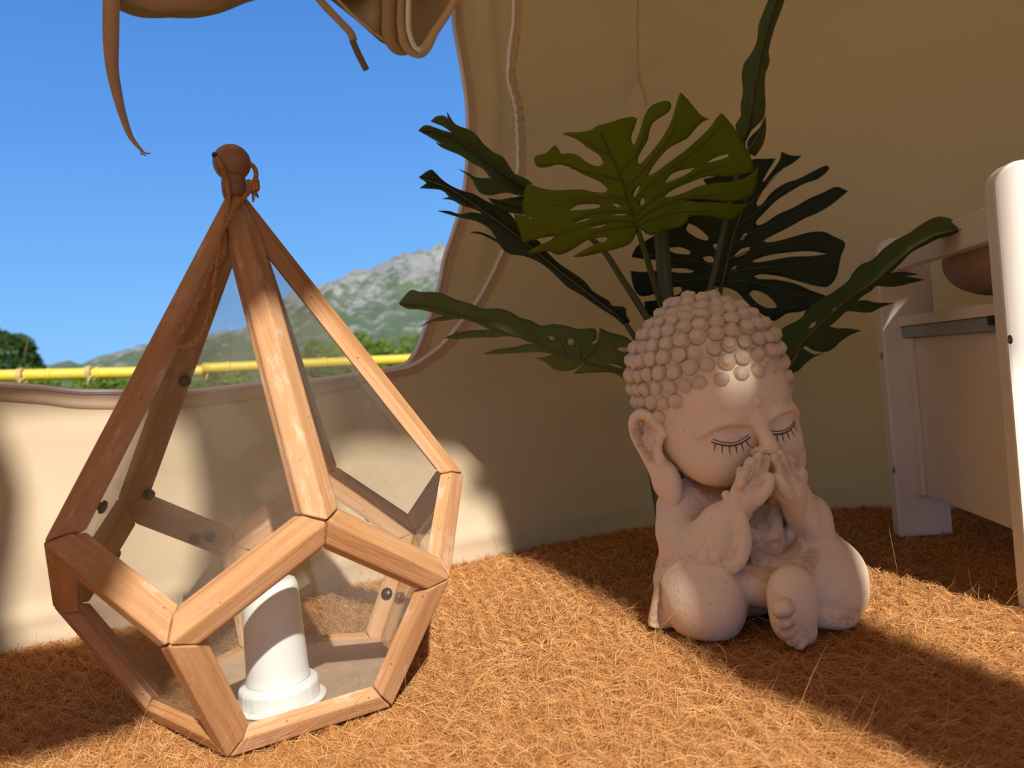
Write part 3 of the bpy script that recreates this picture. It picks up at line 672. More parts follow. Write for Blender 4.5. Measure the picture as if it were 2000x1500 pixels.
# ------------------------------------------------------------------ seated baby Buddha statue (grown from blended volumes)
class Sdf:
    def __init__(s, lo, hi, h):
        s.h = h; s.lo = np.array(lo, float); n = np.ceil((np.array(hi)-s.lo)/h).astype(int)+1
        s.ax = [s.lo[i]+h*np.arange(n[i]) for i in range(3)]; s.F = np.full(n, .05, np.float32); s.P = np.zeros(n, np.float32)
    def sub(s, lo, hi):
        sl = []
        for i in range(3):
            a = int(max(0, np.floor((lo[i]-s.lo[i])/s.h))); b = int(min(len(s.ax[i]), np.ceil((hi[i]-s.lo[i])/s.h)+1)); sl.append(slice(a, max(a, b)))
        g = np.meshgrid(*[s.ax[i][sl[i]] for i in range(3)], indexing='ij'); return tuple(sl), g
    def put(s, d, sl, k, op, pat):
        A = s.F[sl]
        if op == 'add':
            hh = np.clip(.5+.5*(A-d)/k, 0, 1); s.F[sl] = A*(1-hh)+d*hh-k*hh*(1-hh)
        else:
            hh = np.clip(.5-.5*(A+d)/k, 0, 1); s.F[sl] = A*(1-hh)-d*hh+k*hh*(1-hh)
        if pat: s.P[sl] = np.maximum(s.P[sl], pat*np.clip(1-np.maximum(d, 0)/.008, 0, 1))
    def ell(s, c, r, k=.01, rot=None, op='add', pat=0):
        c = np.array(c, float); r = np.array(r, float); m = max(r)+k+.006
        sl, g = s.sub(c-m, c+m); q = np.stack([g[i]-c[i] for i in range(3)], -1)
        if rot is not None: q = q@np.array(Matrix.Rotation(math.radians(rot[0]), 3, Vector(rot[1])))
        k0 = np.linalg.norm(q/r, axis=-1); k1 = np.linalg.norm(q/r**2, axis=-1)+1e-9
        s.put(k0*(k0-1)/k1, sl, k, op, pat)
    def cap(s, a, b, ra, rb=None, k=.006, op='add', pat=0):
        rb = ra if rb is None else rb; a = np.array(a, float); b = np.array(b, float); m = max(ra, rb)+k+.006
        sl, g = s.sub(np.minimum(a, b)-m, np.maximum(a, b)+m); q = np.stack([g[i]-a[i] for i in range(3)], -1); d = b-a
        t = np.clip((q@d)/np.dot(d, d), 0, 1); s.put(np.linalg.norm(q-t[..., None]*d, axis=-1)-(ra+(rb-ra)*t), sl, k, op, pat)
    def chain(s, pts, radii, n=12, k=.006, op='add', pat=0):
        n = max(n, 12); P = spline(pts, n); R = np.interp(np.linspace(0, 1, n), np.linspace(0, 1, len(radii)), radii); m = max(radii)+k+.006
        sl, g = s.sub(P.min(0)-m, P.max(0)+m); G = np.stack(g, -1); D = np.full(G.shape[:3], 1.0)
        for i in range(n-1):
            a, d = P[i], P[i+1]-P[i]; q = G-a; t = np.clip((q@d)/np.dot(d, d), 0, 1)
            D = np.minimum(D, np.linalg.norm(q-t[..., None]*d, axis=-1)-(R[i]+(R[i+1]-R[i])*t))
        s.put(D, sl, k, op, pat)
    def clip_floor(s, z=0.0):
        s.F = np.maximum(s.F, (z-s.ax[2])[None, None, :].astype(np.float32))
    def mesh(s, name):
        F = s.F; F[0], F[-1], F[:, 0], F[:, -1], F[:, :, 0], F[:, :, -1] = .05, .05, .05, .05, .05, .05
        I = F < 0; nx, ny, nz = F.shape
        acc = np.zeros((nx-1, ny-1, nz-1, 3), np.float32); cnt = np.zeros((nx-1, ny-1, nz-1), np.float32)
        offs = [(0, 0), (1, 0), (0, 1), (1, 1)]
        for axis in range(3):
            o1, o2 = [i for i in range(3) if i != axis]
            for a, b in offs:
                sA = [slice(0, -1)]*3; sB = [slice(0, -1)]*3
                sA[o1] = slice(a, nx if o1 == 0 else ny if o1 == 1 else nz) if a else slice(0, -1)
                sA[o2] = slice(b, None) if b else slice(0, -1)
                if a: sA[o1] = slice(1, None)
                sB = list(sA); sB[axis] = slice(1, None)
                fa, fb = F[tuple(sA)], F[tuple(sB)]; cr = (fa < 0) != (fb < 0)
                t = np.where(cr, fa/np.where(cr, fa-fb, 1), 0)
                acc[..., axis] += np.where(cr, t, 0); acc[..., o1] += cr*a; acc[..., o2] += cr*b; cnt += cr
        act = cnt > 0; vid = np.full(cnt.shape, -1, np.int64); vid[act] = np.arange(act.sum())
        cell = np.argwhere(act); V = s.lo+(cell+acc[act]/cnt[act][:, None])*s.h
        Fs = []
        for axis in range(3):
            o1, o2 = [(1, 2), (2, 0), (0, 1)][axis]
            sA = [slice(1, -1)]*3; sB = [slice(1, -1)]*3; sA[axis] = slice(0, -1); sB[axis] = slice(1, None)
            a, b = I[tuple(sA)], I[tuple(sB)]; E = np.argwhere(a != b)
            flip = a[tuple(E.T)]; base = E.copy(); base[:, o1] += 1; base[:, o2] += 1
            q = []
            for d1, d2 in ((0, 0), (1, 0), (1, 1), (0, 1)):
                c = base.copy(); c[:, o1] -= 1-d1; c[:, o2] -= 1-d2; q.append(vid[tuple(c.T)])
            q = np.stack(q, 1); q[~flip] = q[~flip][:, ::-1]; Fs.append(q)
        Fs = np.vstack(Fs); Fs = Fs[(Fs >= 0).all(1)]
        me = fast_mesh(name, V, Fs)
        pv = s.P[tuple(cell.T)]; at = me.attributes.new('patina', 'FLOAT', 'POINT'); at.data.foreach_set('value', pv.astype(np.float32)); return me

TH = math.radians(13)
statue = empty('buddha_statue', (.228, .884, .003)); statue.rotation_euler = (0, 0, math.pi+TH)
tag(statue, 'cream stone baby Buddha statue sitting cross-legged with hands over its mouth', 'statue')
# local axes: +X towards the statue's right hand (left in the picture), +Y forwards, +Z up
VX = .0017
# robe, torso and legs
b = Sdf((-.14, -.115, -.004), (.14, .165, .165), VX)
b.ell((0, -.008, .028), (.088, .086, .038), .01)                       # seat
b.ell((0, -.006, .095), (.058, .050, .060), .014, pat=.2)              # torso
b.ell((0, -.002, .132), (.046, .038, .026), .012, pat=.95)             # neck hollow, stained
for sx in (1, -1):
    b.ell((.052*sx, -.006, .114), (.026, .032, .028), .014)            # shoulder
    b.chain([(.058*sx, -.002, .112), (.070*sx, .018, .090), (.066*sx, .044, .074)], [.024, .025, .024], 6, k=.010)      # upper arm
    b.chain([(.066*sx, .044, .076), (.052*sx, .066, .100), (.034*sx, .082, .122)], [.024, .021, .0155], 7, k=.010)     # forearm in its sleeve
    b.ell((.060*sx, .056, .076), (.024, .030, .017), .010, pat=.15)     # hanging sleeve
# wide cuffs
b.ell((.054, .078, .096), (.019, .022, .032), .010)
b.ell((-.058, .070, .094), (.019, .020, .028), .010)
b.chain([(.045, .084, .138), (.040, .095, .122), (.039, .099, .103), (.042, .100, .086), (.050, .098, .072), (.064, .086, .067)], [.005, .0070, .0080, .0085, .008, .007], 14, k=.003)
b.chain([(-.042, .082, .134), (-.042, .086, .112), (-.047, .085, .092), (-.056, .074, .076), (-.082, .056, .066), (-.100, .036, .058)], [.006, .0085, .0095, .010, .0095, .008], 14, k=.005)
# robe edge running over the knee and down behind it
b.chain([(.050, .098, .072), (.070, .086, .078), (.088, .066, .072), (.098, .046, .054), (.102, .034, .030), (.106, .028, .002)], [.006, .006, .006, .0065, .007, .009], 16, k=.005, pat=.15)
b.cap((.086, .016, .056), (.094, .022, .004), .013, .016, k=.018, pat=.25)
for sx in (1, -1):                                                     # lapels
    b.chain([(.030*sx, .036, .116), (.024*sx, .056, .106), (.014*sx, .068, .092), (.001*sx, .074, .078)], [.0060, .0068, .0065, .005], 12, k=.002, pat=.25)
b.ell((0, .048, .102), (.022, .012, .028), .006, pat=.6)               # chest
b.ell((-.004, .054, .076), (.032, .026, .022), .010)                   # belly
for z, y, w in ((.078, .080, .020), (.066, .092, .031), (.053, .104, .042)):
    t = np.linspace(-1, 1, 5); b.chain([(-.004+w*u, y-.018*u*u, z+.013*u*u) for u in t], [.003, .0060, .0072, .0060, .003], 13, k=.002, pat=.42)
b.ell((-.004, .082, .044), (.05, .030, .026), .010)                    # lap
# knees
b.ell((.069, .060, .031), (.040, .054, .046), .006)
b.ell((-.062, .056, .034), (.052, .058, .048), .010)
b.ell((-.050, .094, .022), (.042, .030, .030), .012)                   # shin across the front
b.chain([(-.024, .120, .012), (-.048, .122, .006), (-.066, .112, .005)], [.009, .008, .006], 6, k=.006)
b.cap((-.070, .098, .004), (-.052, .070, .006), .010, .016, k=.008)
# creases
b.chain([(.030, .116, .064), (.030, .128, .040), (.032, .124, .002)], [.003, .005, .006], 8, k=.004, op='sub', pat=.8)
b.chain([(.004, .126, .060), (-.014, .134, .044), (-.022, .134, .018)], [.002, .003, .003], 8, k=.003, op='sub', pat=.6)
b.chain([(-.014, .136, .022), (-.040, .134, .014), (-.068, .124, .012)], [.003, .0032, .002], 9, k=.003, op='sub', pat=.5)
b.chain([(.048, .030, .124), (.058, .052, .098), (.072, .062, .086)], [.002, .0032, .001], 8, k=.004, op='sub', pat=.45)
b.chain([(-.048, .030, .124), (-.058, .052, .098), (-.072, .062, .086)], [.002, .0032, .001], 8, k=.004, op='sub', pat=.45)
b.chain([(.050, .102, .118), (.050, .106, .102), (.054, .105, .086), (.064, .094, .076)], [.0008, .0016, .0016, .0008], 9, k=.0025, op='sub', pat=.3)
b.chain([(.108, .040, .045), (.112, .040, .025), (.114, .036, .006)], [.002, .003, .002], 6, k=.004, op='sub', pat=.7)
b.clip_floor(0)
obj('robe', b.mesh('robe'), M_STONE, statue, True)
# head
hd = Sdf((-.105, -.105, .12), (.105, .125, .37), VX)
hd.ell((0, -.004, .225), (.078, .081, .080), .01)
hd.ell((0, .012, .190), (.068, .064, .048), .02)
hd.ell((0, .024, .170), (.048, .046, .028), .02)                       # jaw
for sx in (1, -1): hd.ell((.035*sx, .044, .174), (.030, .031, .027), .018)             # cheek
hd.ell((0, .052, .234), (.052, .035, .034), .02)                       # forehead
for sx in (1, -1):
    hd.chain([(.008*sx, .084, .206), (.026*sx, .0845, .2125), (.046*sx, .0755, .2105), (.058*sx, .062, .203)], [.002, .0032, .0030, .002], 10, k=.012)  # brow
    hd.ell((.0295*sx, .083, .2025), (.022, .0070, .0042), .006, rot=(-4*sx, (0, 1, 0)), op='sub')     # socket under the brow
    hd.ell((.0290*sx, .0625, .1965), (.0215, .0155, .0115), .004, rot=(-5*sx, (0, 1, 0)))            # closed lid
hd.chain([(0, .080, .214), (0, .087, .198), (0, .0960, .1815)], [.0062, .0072, .0088], 8, k=.008)
for sx in (1, -1): hd.ell((.0100*sx, .088, .1780), (.0070, .0080, .0058), .004, pat=.12)
hd.ell((0, -.012, .262), (.081, .085, .074), .012)                     # skull under the curls
hd.ell((0, -.014, .308), (.045, .046, .036), .014)
hd.cap((0, -.005, .16), (0, -.004, .12), .045, .045, k=.01, pat=.9)
hd.ell((0, .084, .160), (.024, .010, .010), .008, op='sub', pat=.6)
for sx in (1, -1):
    hd.chain([(.016*sx, .098, .178), (.020*sx, .090, .184), (.018*sx, .086, .196)], [.001, .0014, .001], 6, k=.003, op='sub', pat=.45)
head = obj('head', hd.mesh('head'), M_STONE, statue, True)
_pv = Vector((0, -.004, .19))
head.matrix_local = Matrix.Translation(_pv+Vector((.001, 0, .001))) @ Matrix.Rotation(math.radians(.5), 4, 'Z') @ Matrix.Rotation(math.radians(6), 4, 'Y') @ Matrix.Rotation(math.radians(-.5), 4, 'X') @ Matrix.Translation(-_pv)
# ears
def ear(sx):
    e = Sdf((min(.05*sx, .115*sx), -.06, .115), (max(.05*sx, .115*sx), .06, .25), .0015)
    e.ell((.080*sx, -.002, .203), (.009, .017, .027), .006, rot=(-14*sx, (0, 0, 1)), pat=.3)
    e.chain([(.076*sx, .019, .207), (.081*sx, .013, .222), (.088*sx, -.001, .2305), (.093*sx, -.014, .224), (.0935*sx, -.017, .207), (.089*sx, -.010, .187), (.083*sx, .0, .168), (.079*sx, .004, .152)], [.004, .0052, .0060, .0062, .0062, .0066, .010, .0125], 18, k=.005)
    e.ell((.076*sx, .009, .150), (.0125, .0185, .0265), .010)
    e.chain([(.080*sx, .020, .205), (.084*sx, .014, .192), (.083*sx, .014, .176)], [.004, .0045, .006], 7, k=.004)
    e.chain([(.0885*sx, .010, .212), (.0925*sx, .0, .2185), (.096*sx, -.007, .210), (.0945*sx, -.003, .195), (.0905*sx, .004, .182)], [.002, .0030, .0032, .0030, .002], 10, k=.003, op='sub', pat=.55)
    e.chain([(.089*sx, .004, .208), (.0905*sx, .001, .200), (.089*sx, .004, .190)], [.003, .0034, .0026], 6, k=.003, pat=.2)
    obj('ear', e.mesh('ear'), M_STONE, head, True)
ear(1); ear(-1)
# hands pressed to the mouth
def hand(sx):
    h_ = Sdf((-.065, .05, .10), (.065, .125, .20), .0013)
    h_.chain([(.046*sx, .074, .112), (.036*sx, .086, .128), (.027*sx, .095, .142)], [.0135, .0135, .0135], 6, k=.006)      # wrist
    h_.ell((.026*sx, .096, .146), (.0165, .0115, .0165), .006, rot=(18*sx, (0, 1, 0)))
    for q, (kx, kz, tx, tz, y2) in enumerate(((.039, .152, .029, .168, .094), (.0325, .157, .0215, .177, .099), (.0245, .159, .0140, .181, .103), (.0165, .156, .0068, .178, .104))):
        h_.chain([(kx*sx, .094, kz-.008), (((kx+tx)/2+.001)*sx, .1035, (kz+tz)/2), (tx*sx, y2, tz)], [.0058, .0062, .0050], 8, k=.0012, pat=.12)
    h_.chain([(.020*sx, .104, .140), (.012*sx, .108, .150), (.0065*sx, .108, .160)], [.0068, .0066, .0055], 7, k=.002)     # thumb
    for kx, kz, tx, tz in ((.0365, .150, .0265, .171), (.0290, .156, .0185, .178), (.0205, .156, .0108, .178)):
        h_.chain([(kx*sx, .109, kz), (((kx+tx)/2)*sx, .112, (kz+tz)/2), (tx*sx, .107, tz)], [.0006, .0010, .0008], 7, k=.0015, op='sub', pat=.4)
    obj('hand', h_.mesh('hand'), M_STONE, statue, True).location = (.003 if sx > 0 else .0075, .0, -.0065)
hand(1); hand(-1)
# foot, sole and toes turned to the front
ft = Sdf((-.03, .095, -.004), (.05, .165, .085), .0014)
ft.ell((-.002, .124, .046), (.024, .021, .028), .006)
ft.ell((.004, .132, .028), (.022, .015, .024), .010)
ft.cap((-.006, .13, .012), (.0, .126, .03), .013, .018, k=.008)
for q, (tx, tz, r) in enumerate(((.021, .042, .0095), (.0195, .0295, .0074), (.0165, .0195, .0068), (.012, .0115, .0062), (.005, .0062, .0056))):
    ft.cap((tx-.012, .134, tz+.002), (tx+.001, .1455-.0008*q, tz), r*.9, r, k=.0012, pat=.10)
for z1, z2, x in ((.036, .034, .024), (.0245, .023, .0225), (.0155, .0145, .019), (.0088, .008, .013)):
    ft.cap((x-.014, .151, z1+.001), (x+.006, .150, z2), .0007, .0010, k=.0015, op='sub', pat=.45)
ft.clip_floor(0)
fo_ = obj('foot', ft.mesh('foot'), M_STONE, statue, True); fo_.location = (.016, .012, 0)
# forehead mark, closed lids with lashes
V, Fs = [], []
dg = head.data
hv_ = np.zeros(len(dg.vertices)*3, np.float32); dg.vertices.foreach_get('co', hv_); hv_ = hv_.reshape(-1, 3)
def face_y(x, z):
    m = (hv_[:, 1] > 0); d = (hv_[m, 0]-x)**2+(hv_[m, 2]-z)**2; q = hv_[m][np.argsort(d)[:6]]; return q[:, 1].mean()
lathe('forehead_mark', [(.0042*math.sin(t)+1e-5, -.0048*math.cos(t)) for t in np.linspace(0, math.pi, 10)], M_STONE, head, 16).location = (0, face_y(0, .2275)-.0004, .2275)
for sx in (1, -1):
    us = np.linspace(-1, 1, 15); ln = []
    arc = [((.0292+.0195*u)*sx, 0, .1885+.0062*u*u+.0012*u) for u in us]
    P = [(x, face_y(x, z)+.0004, z) for x, _, z in arc]; ln.append((P, .0007+.0003*(1-np.abs(us))))
    arc2 = [((.0292+.018*u)*sx, 0, .1915+.0058*u*u+.0012*u) for u in us]
    ln2 = [(x, face_y(x, z)+.0002, z) for x, _, z in arc2]; ln.append((ln2, .0005))
    for u in (-.75, -.45, -.12, .22, .55, .85):
        x0, z0 = (.0292+.0195*u), .1885+.0062*u*u+.0012*u-.001
        x1, z1 = x0+.0022*u+.0006, z0-.0085+.0015*abs(u)
        ln.append(([(x0*sx, face_y(x0*sx, z0)+.0003, z0), ((x0+x1)/2*sx, face_y((x0+x1)/2*sx, (z0+z1)/2)+.0003, (z0+z1)/2), (x1*sx, face_y(x1*sx, z1)+.0002, z1)], [.00065, .0006, .0003]))
    tubes('eyelashes', ln, M_LASH, head, 6)
# snail curls, one object each
def curl_mesh():
    V, Fs = [], []; n, m = 22, 26
    for i in range(n+1):
        t = i/n*math.pi*.66
        for j in range(m):
            a = 2*math.pi*j/m; g = .085*math.sin(a+i/n*13.0)*min(1, i/3)*(1-.3*i/n)
            rr = 1+g; V.append((rr*math.sin(t)*math.cos(a), rr*math.sin(t)*math.sin(a), .12+(1.0+.5*g)*math.cos(t)*1.02))
    for i in range(n):
        for j in range(m): Fs.append([i*m+j, (i+1)*m+j, (i+1)*m+(j+1) % m, i*m+(j+1) % m])
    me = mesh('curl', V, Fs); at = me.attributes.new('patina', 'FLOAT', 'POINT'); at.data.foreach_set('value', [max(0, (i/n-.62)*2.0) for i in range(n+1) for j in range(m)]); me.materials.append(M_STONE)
    me.polygons.foreach_set('use_smooth', [True]*len(me.polygons)); return me
CURL = curl_mesh()
def skull(u):
    """distance from the head centre to the skull along u"""
    best = 0; o = np.array([0, -.012, .255])
    for c, r in (((0, -.012, .262), (.081, .085, .074)), ((0, -.014, .308), (.045, .046, .036)), ((0, -.004, .225), (.078, .081, .080)), ((0, .052, .234), (.052, .035, .034))):
        c, r = np.array(c), np.array(r); a = ((u/r)**2).sum(); bb = (((o-c)/r)*(u/r)).sum(); cc = (((o-c)/r)**2).sum()-1; D = bb*bb-a*cc
        if D > 0: best = max(best, (-bb+math.sqrt(D))/a)
    return o+u*best
placed = []
def try_curl(el, azm, size):
    u = np.array([math.cos(el)*math.sin(azm), math.cos(el)*math.cos(azm), math.sin(el)]); p = skull(u)
    if any(np.linalg.norm(p-q) < .0118 for q in placed): return
    # hairline: high over the brow, down past the ear, low at the nape
    front = max(0, math.cos(azm)); line = max(.204, .253-.055*(1-front))
    if front <= 0: line = .200-.03*(-math.cos(azm))
    if p[2] < line: return
    placed.append(p)
    o = bpy.data.objects.new('curl', CURL); COL.objects.link(o); o.parent = head; o.location = p-u*.0002
    nrm = Vector(u); o.rotation_mode = 'QUATERNION'; o.rotation_quaternion = Vector((0, 0, 1)).rotation_difference(nrm) @ Matrix.Rotation(random.random()*6.28, 3, 'Z').to_quaternion()
    o.scale = (size*.98, size*.98, size*1.02)
row = 0
for el_deg in range(-32, 92, 1):
    pass
el = -30.0
while el < 88:
    # step rows by arc length on the skull
    u = np.array([math.cos(math.radians(el)), 0, math.sin(math.radians(el))]); R_ = np.hypot(*skull(u)[:2]); n = max(1, int(2*math.pi*max(R_, .001)/.0166))
    for k in range(n): try_curl(math.radians(el)+random.uniform(-.012, .012), 2*math.pi*(k+.5*(row % 2))/n+random.uniform(-.02, .02), .0084*random.uniform(.93, 1.08))
    row += 1; p0 = skull(u)
    while el < 88 and np.linalg.norm(skull(np.array([math.cos(math.radians(el)), 0, math.sin(math.radians(el))]))-p0) < .0148: el += .5
try_curl(math.radians(90), 0, .0086)
# ------------------------------------------------------------------ potted artificial monstera
PCX, PCY = at_y(1302, 1143, 1.04)[0]+.047, 1.045
plant = empty('potted_monstera', (PCX, PCY, .001)); PO = np.array([PCX, PCY, .001])
tag(plant, 'artificial monstera plant with split green leaves in a black pot', 'potted plant')
lathe('pot', [(.040, 0), (.046, .002), (.050, .05), (.0565, .135), (.060, .150), (.060, .156), (.0555, .156), (.053, .140), (.050, .125), (.0, .125)], M_POT, plant, 40)
M_SOIL = simple('potting_moss', (.05, .035, .02), .95, var=.5, scale=120, bump=.8)
lathe('soil', [(.0535, .128), (.050, .134), (.03, .138), (.001, .139)], M_SOIL, plant, 24)

def smooth_loop(L, sub=2):
    """round the traced outline a little but keep sharp tips"""
    L = np.asarray(L, float); n = len(L); out = []
    for i in range(n):
        p0, p1, p2, p3 = L[i-1], L[i], L[(i+1) % n], L[(i+2) % n]
        a = np.dot(p1-p0, p2-p1)/(np.linalg.norm(p1-p0)*np.linalg.norm(p2-p1)+1e-9); b = np.dot(p2-p1, p3-p2)/(np.linalg.norm(p2-p1)*np.linalg.norm(p3-p2)+1e-9)
        m1 = (p2-p0)*.5 if a > .25 else (p2-p1)*.6; m2 = (p3-p1)*.5 if b > .25 else (p2-p1)*.6
        ln = np.linalg.norm(p2-p1); m1 = m1*min(1, 1.4*ln/(np.linalg.norm(m1)+1e-9)); m2 = m2*min(1, 1.4*ln/(np.linalg.norm(m2)+1e-9))
        for k in range(sub+1):
            t = k/(sub+1); out.append((2*t**3-3*t**2+1)*p1+(t**3-2*t**2+t)*m1+(-2*t**3+3*t**2)*p2+(t**3-t**2)*m2)
    return np.array(out)
def leaf(loops, z0, sc, depth, material, midrib, veins=(), thick=.0007, rib=.0016, vein_side=-1, grid=9):
    """loops in crop coordinates -> pixels -> points of the leaf's own curved surface"""
    z0 = np.array(z0); PX = [z0+smooth_loop(L)*sc for L in loops]
    lo, hi = PX[0].min(0), PX[0].max(0)
    ex = np.array([(x, y) for x in np.arange(lo[0], hi[0], grid) for y in np.arange(lo[1], hi[1], grid)])
    ins = in_poly(ex, PX[0])
    for H_ in PX[1:]: ins &= ~in_poly(ex, H_)
    allb = np.vstack(PX); ex = ex[ins]
    if len(ex): ex = ex[np.array([((allb-e)**2).sum(1).min() > (grid*.45)**2 for e in ex])]
    V2, Fs = tri_fill(PX, ex, 1e-4)
    V3 = np.array([at_y(p[0], p[1], depth(p)) for p in V2])-PO
    o = obj('leaf', mesh('leaf', V3, Fs.tolist()), material, plant, True); solidify(o, thick)
    def vt(P, r):
        P = z0+np.asarray(P, float)*sc; C_ = spline(P, 16); Q3 = np.array([at_y(p[0], p[1], depth(p)+vein_side*.0012) for p in C_])-PO
        return Q3, np.linspace(r, r*.45, 16)
    vs = [vt(midrib, rib)]+[vt(v, rib*.55) for v in veins]
    m = tubes('midrib', vs, M_VEIN, o, 6)
    return o
def side(p, a, b):
    """signed pixel distance from the line a-b"""
    d = np.array(b, float)-np.array(a, float); d /= np.linalg.norm(d); q = np.array(p)-np.array(a); return d[0]*q[1]-d[1]*q[0], d@q

# big light leaf whose back faces us
Z2, S2 = (980, 160), .2933
L_FRONT = [[(905, 985), (880, 1040), (840, 1085), (770, 1110), (680, 1130), (600, 1150), (520, 1165), (475, 1162), (550, 1118), (630, 1078), (690, 1062), (705, 1045), (690, 1033), (640, 1038), (590, 1045), (540, 1070), (480, 1110), (420, 1140), (370, 1150), (300, 1122), (240, 1140), (170, 1140), (200, 1115), (270, 1080), (330, 1050), (352, 1020), (290, 1030), (220, 1050), (145, 1068), (120, 1000), (95, 930), (83, 885), (150, 890), (205, 903), (190, 912), (140, 860), (145, 780), (155, 710), (175, 675), (215, 690), (280, 712), (370, 722), (450, 718), (540, 718), (620, 735), (690, 735), (705, 715), (660, 670), (600, 640), (530, 610), (480, 580), (430, 560), (370, 550), (300, 568), (240, 565), (215, 520), (230, 490), (290, 475), (330, 440), (355, 420), (380, 450), (400, 480), (450, 475), (510, 490), (560, 530), (610, 555), (650, 560), (675, 545), (660, 500), (610, 460), (560, 430), (520, 395), (470, 370), (400, 345), (450, 335), (530, 333), (590, 322), (640, 290), (720, 270), (800, 243), (870, 232), (900, 245), (885, 300), (865, 350), (862, 390), (880, 425), (900, 380), (925, 310), (945, 240), (970, 190), (1010, 150), (1080, 127), (1120, 135), (1127, 165), (1110, 200), (1060, 235), (1010, 270), (985, 320), (970, 390), (935, 450), (910, 500), (906, 535), (922, 545), (950, 520), (1010, 450), (1070, 370), (1120, 280), (1150, 200), (1170, 120), (1192, 70), (1240, 120), (1290, 180), (1330, 225), (1385, 247), (1340, 265), (1290, 310), (1240, 370), (1190, 400), (1130, 430), (1080, 470), (1030, 530), (990, 590), (975, 625), (1020, 605), (1080, 560), (1150, 510), (1230, 450), (1320, 370), (1390, 300), (1430, 240), (1465, 207), (1520, 270), (1570, 340), (1600, 400), (1640, 460), (1670, 540), (1675, 590), (1640, 605), (1560, 625), (1480, 630), (1400, 628), (1330, 640), (1200, 690), (1120, 730), (1080, 768), (1130, 765), (1210, 740), (1300, 700), (1350, 685), (1440, 670), (1530, 665), (1620, 640), (1680, 600), (1705, 565), (1700, 640), (1690, 710), (1660, 760), (1600, 785), (1500, 795), (1400, 785), (1300, 778), (1210, 790), (1300, 800), (1450, 805), (1560, 815), (1635, 815), (1600, 860), (1560, 905), (1500, 918), (1420, 905), (1340, 890), (1250, 895), (1240, 920), (1200, 960), (1130, 980), (1060, 1000), (1000, 1020), (960, 1010), (940, 990)],
    [(875, 762), (888, 720), (912, 690), (920, 695), (910, 725), (888, 764)], [(922, 820), (926, 785), (942, 770), (953, 800), (935, 822)], [(735, 814), (760, 810), (795, 828), (770, 836)],
    [(450, 858), (510, 818), (620, 812), (660, 820), (640, 840), (560, 850)], [(720, 884), (790, 878), (842, 881), (790, 891)], [(490, 938), (545, 916), (592, 904), (560, 925)], [(580, 978), (640, 958), (705, 944), (660, 966)],
    [(1085, 672), (1120, 622), (1180, 592), (1290, 570), (1240, 610), (1150, 652)], [(1365, 535), (1430, 500), (1512, 478), (1500, 502), (1400, 532)]]
mid_f = [(905, 985), (880, 880), (840, 780), (800, 650), (750, 530), (690, 400), (660, 330)]
v_f = [[(895, 965), (780, 970), (640, 1000), (500, 1060)], [(885, 935), (760, 925), (600, 945), (400, 1010), (250, 1040)], [(870, 880), (740, 860), (600, 880), (460, 930)], [(840, 785), (700, 768), (520, 775), (340, 830)], [(775, 655), (680, 625), (560, 600), (460, 575)], [(720, 490), (640, 450), (560, 390)], [(790, 600), (850, 540), (920, 440), (960, 330)], [(835, 705), (900, 640), (1000, 520), (1120, 370), (1170, 260)], [(880, 790), (980, 690), (1120, 580), (1280, 470), (1420, 340)], [(895, 880), (1000, 790), (1150, 690), (1330, 600), (1500, 550)], [(905, 920), (1050, 830), (1250, 770), (1480, 745)], [(915, 955), (1020, 910), (1180, 870), (1400, 860)]]
fa, fb = np.array(Z2)+np.array((905, 985))*S2, np.array(Z2)+np.array((690, 400))*S2
def d_front(p):
    s_, l_ = side(p, fa, fb)
    return .925-.00034*l_+.00030*max(s_, 0)*.5+.0000032*s_*s_*.2+.00000045*(l_-80)**2+.006*math.sin(math.atan2(s_, l_+60)*9)*min(1, abs(s_)/120)
leaf(L_FRONT, Z2, S2, d_front, M_LEAF_BRIGHT, mid_f, v_f)['label'] = 'large light green leaf above the statue'

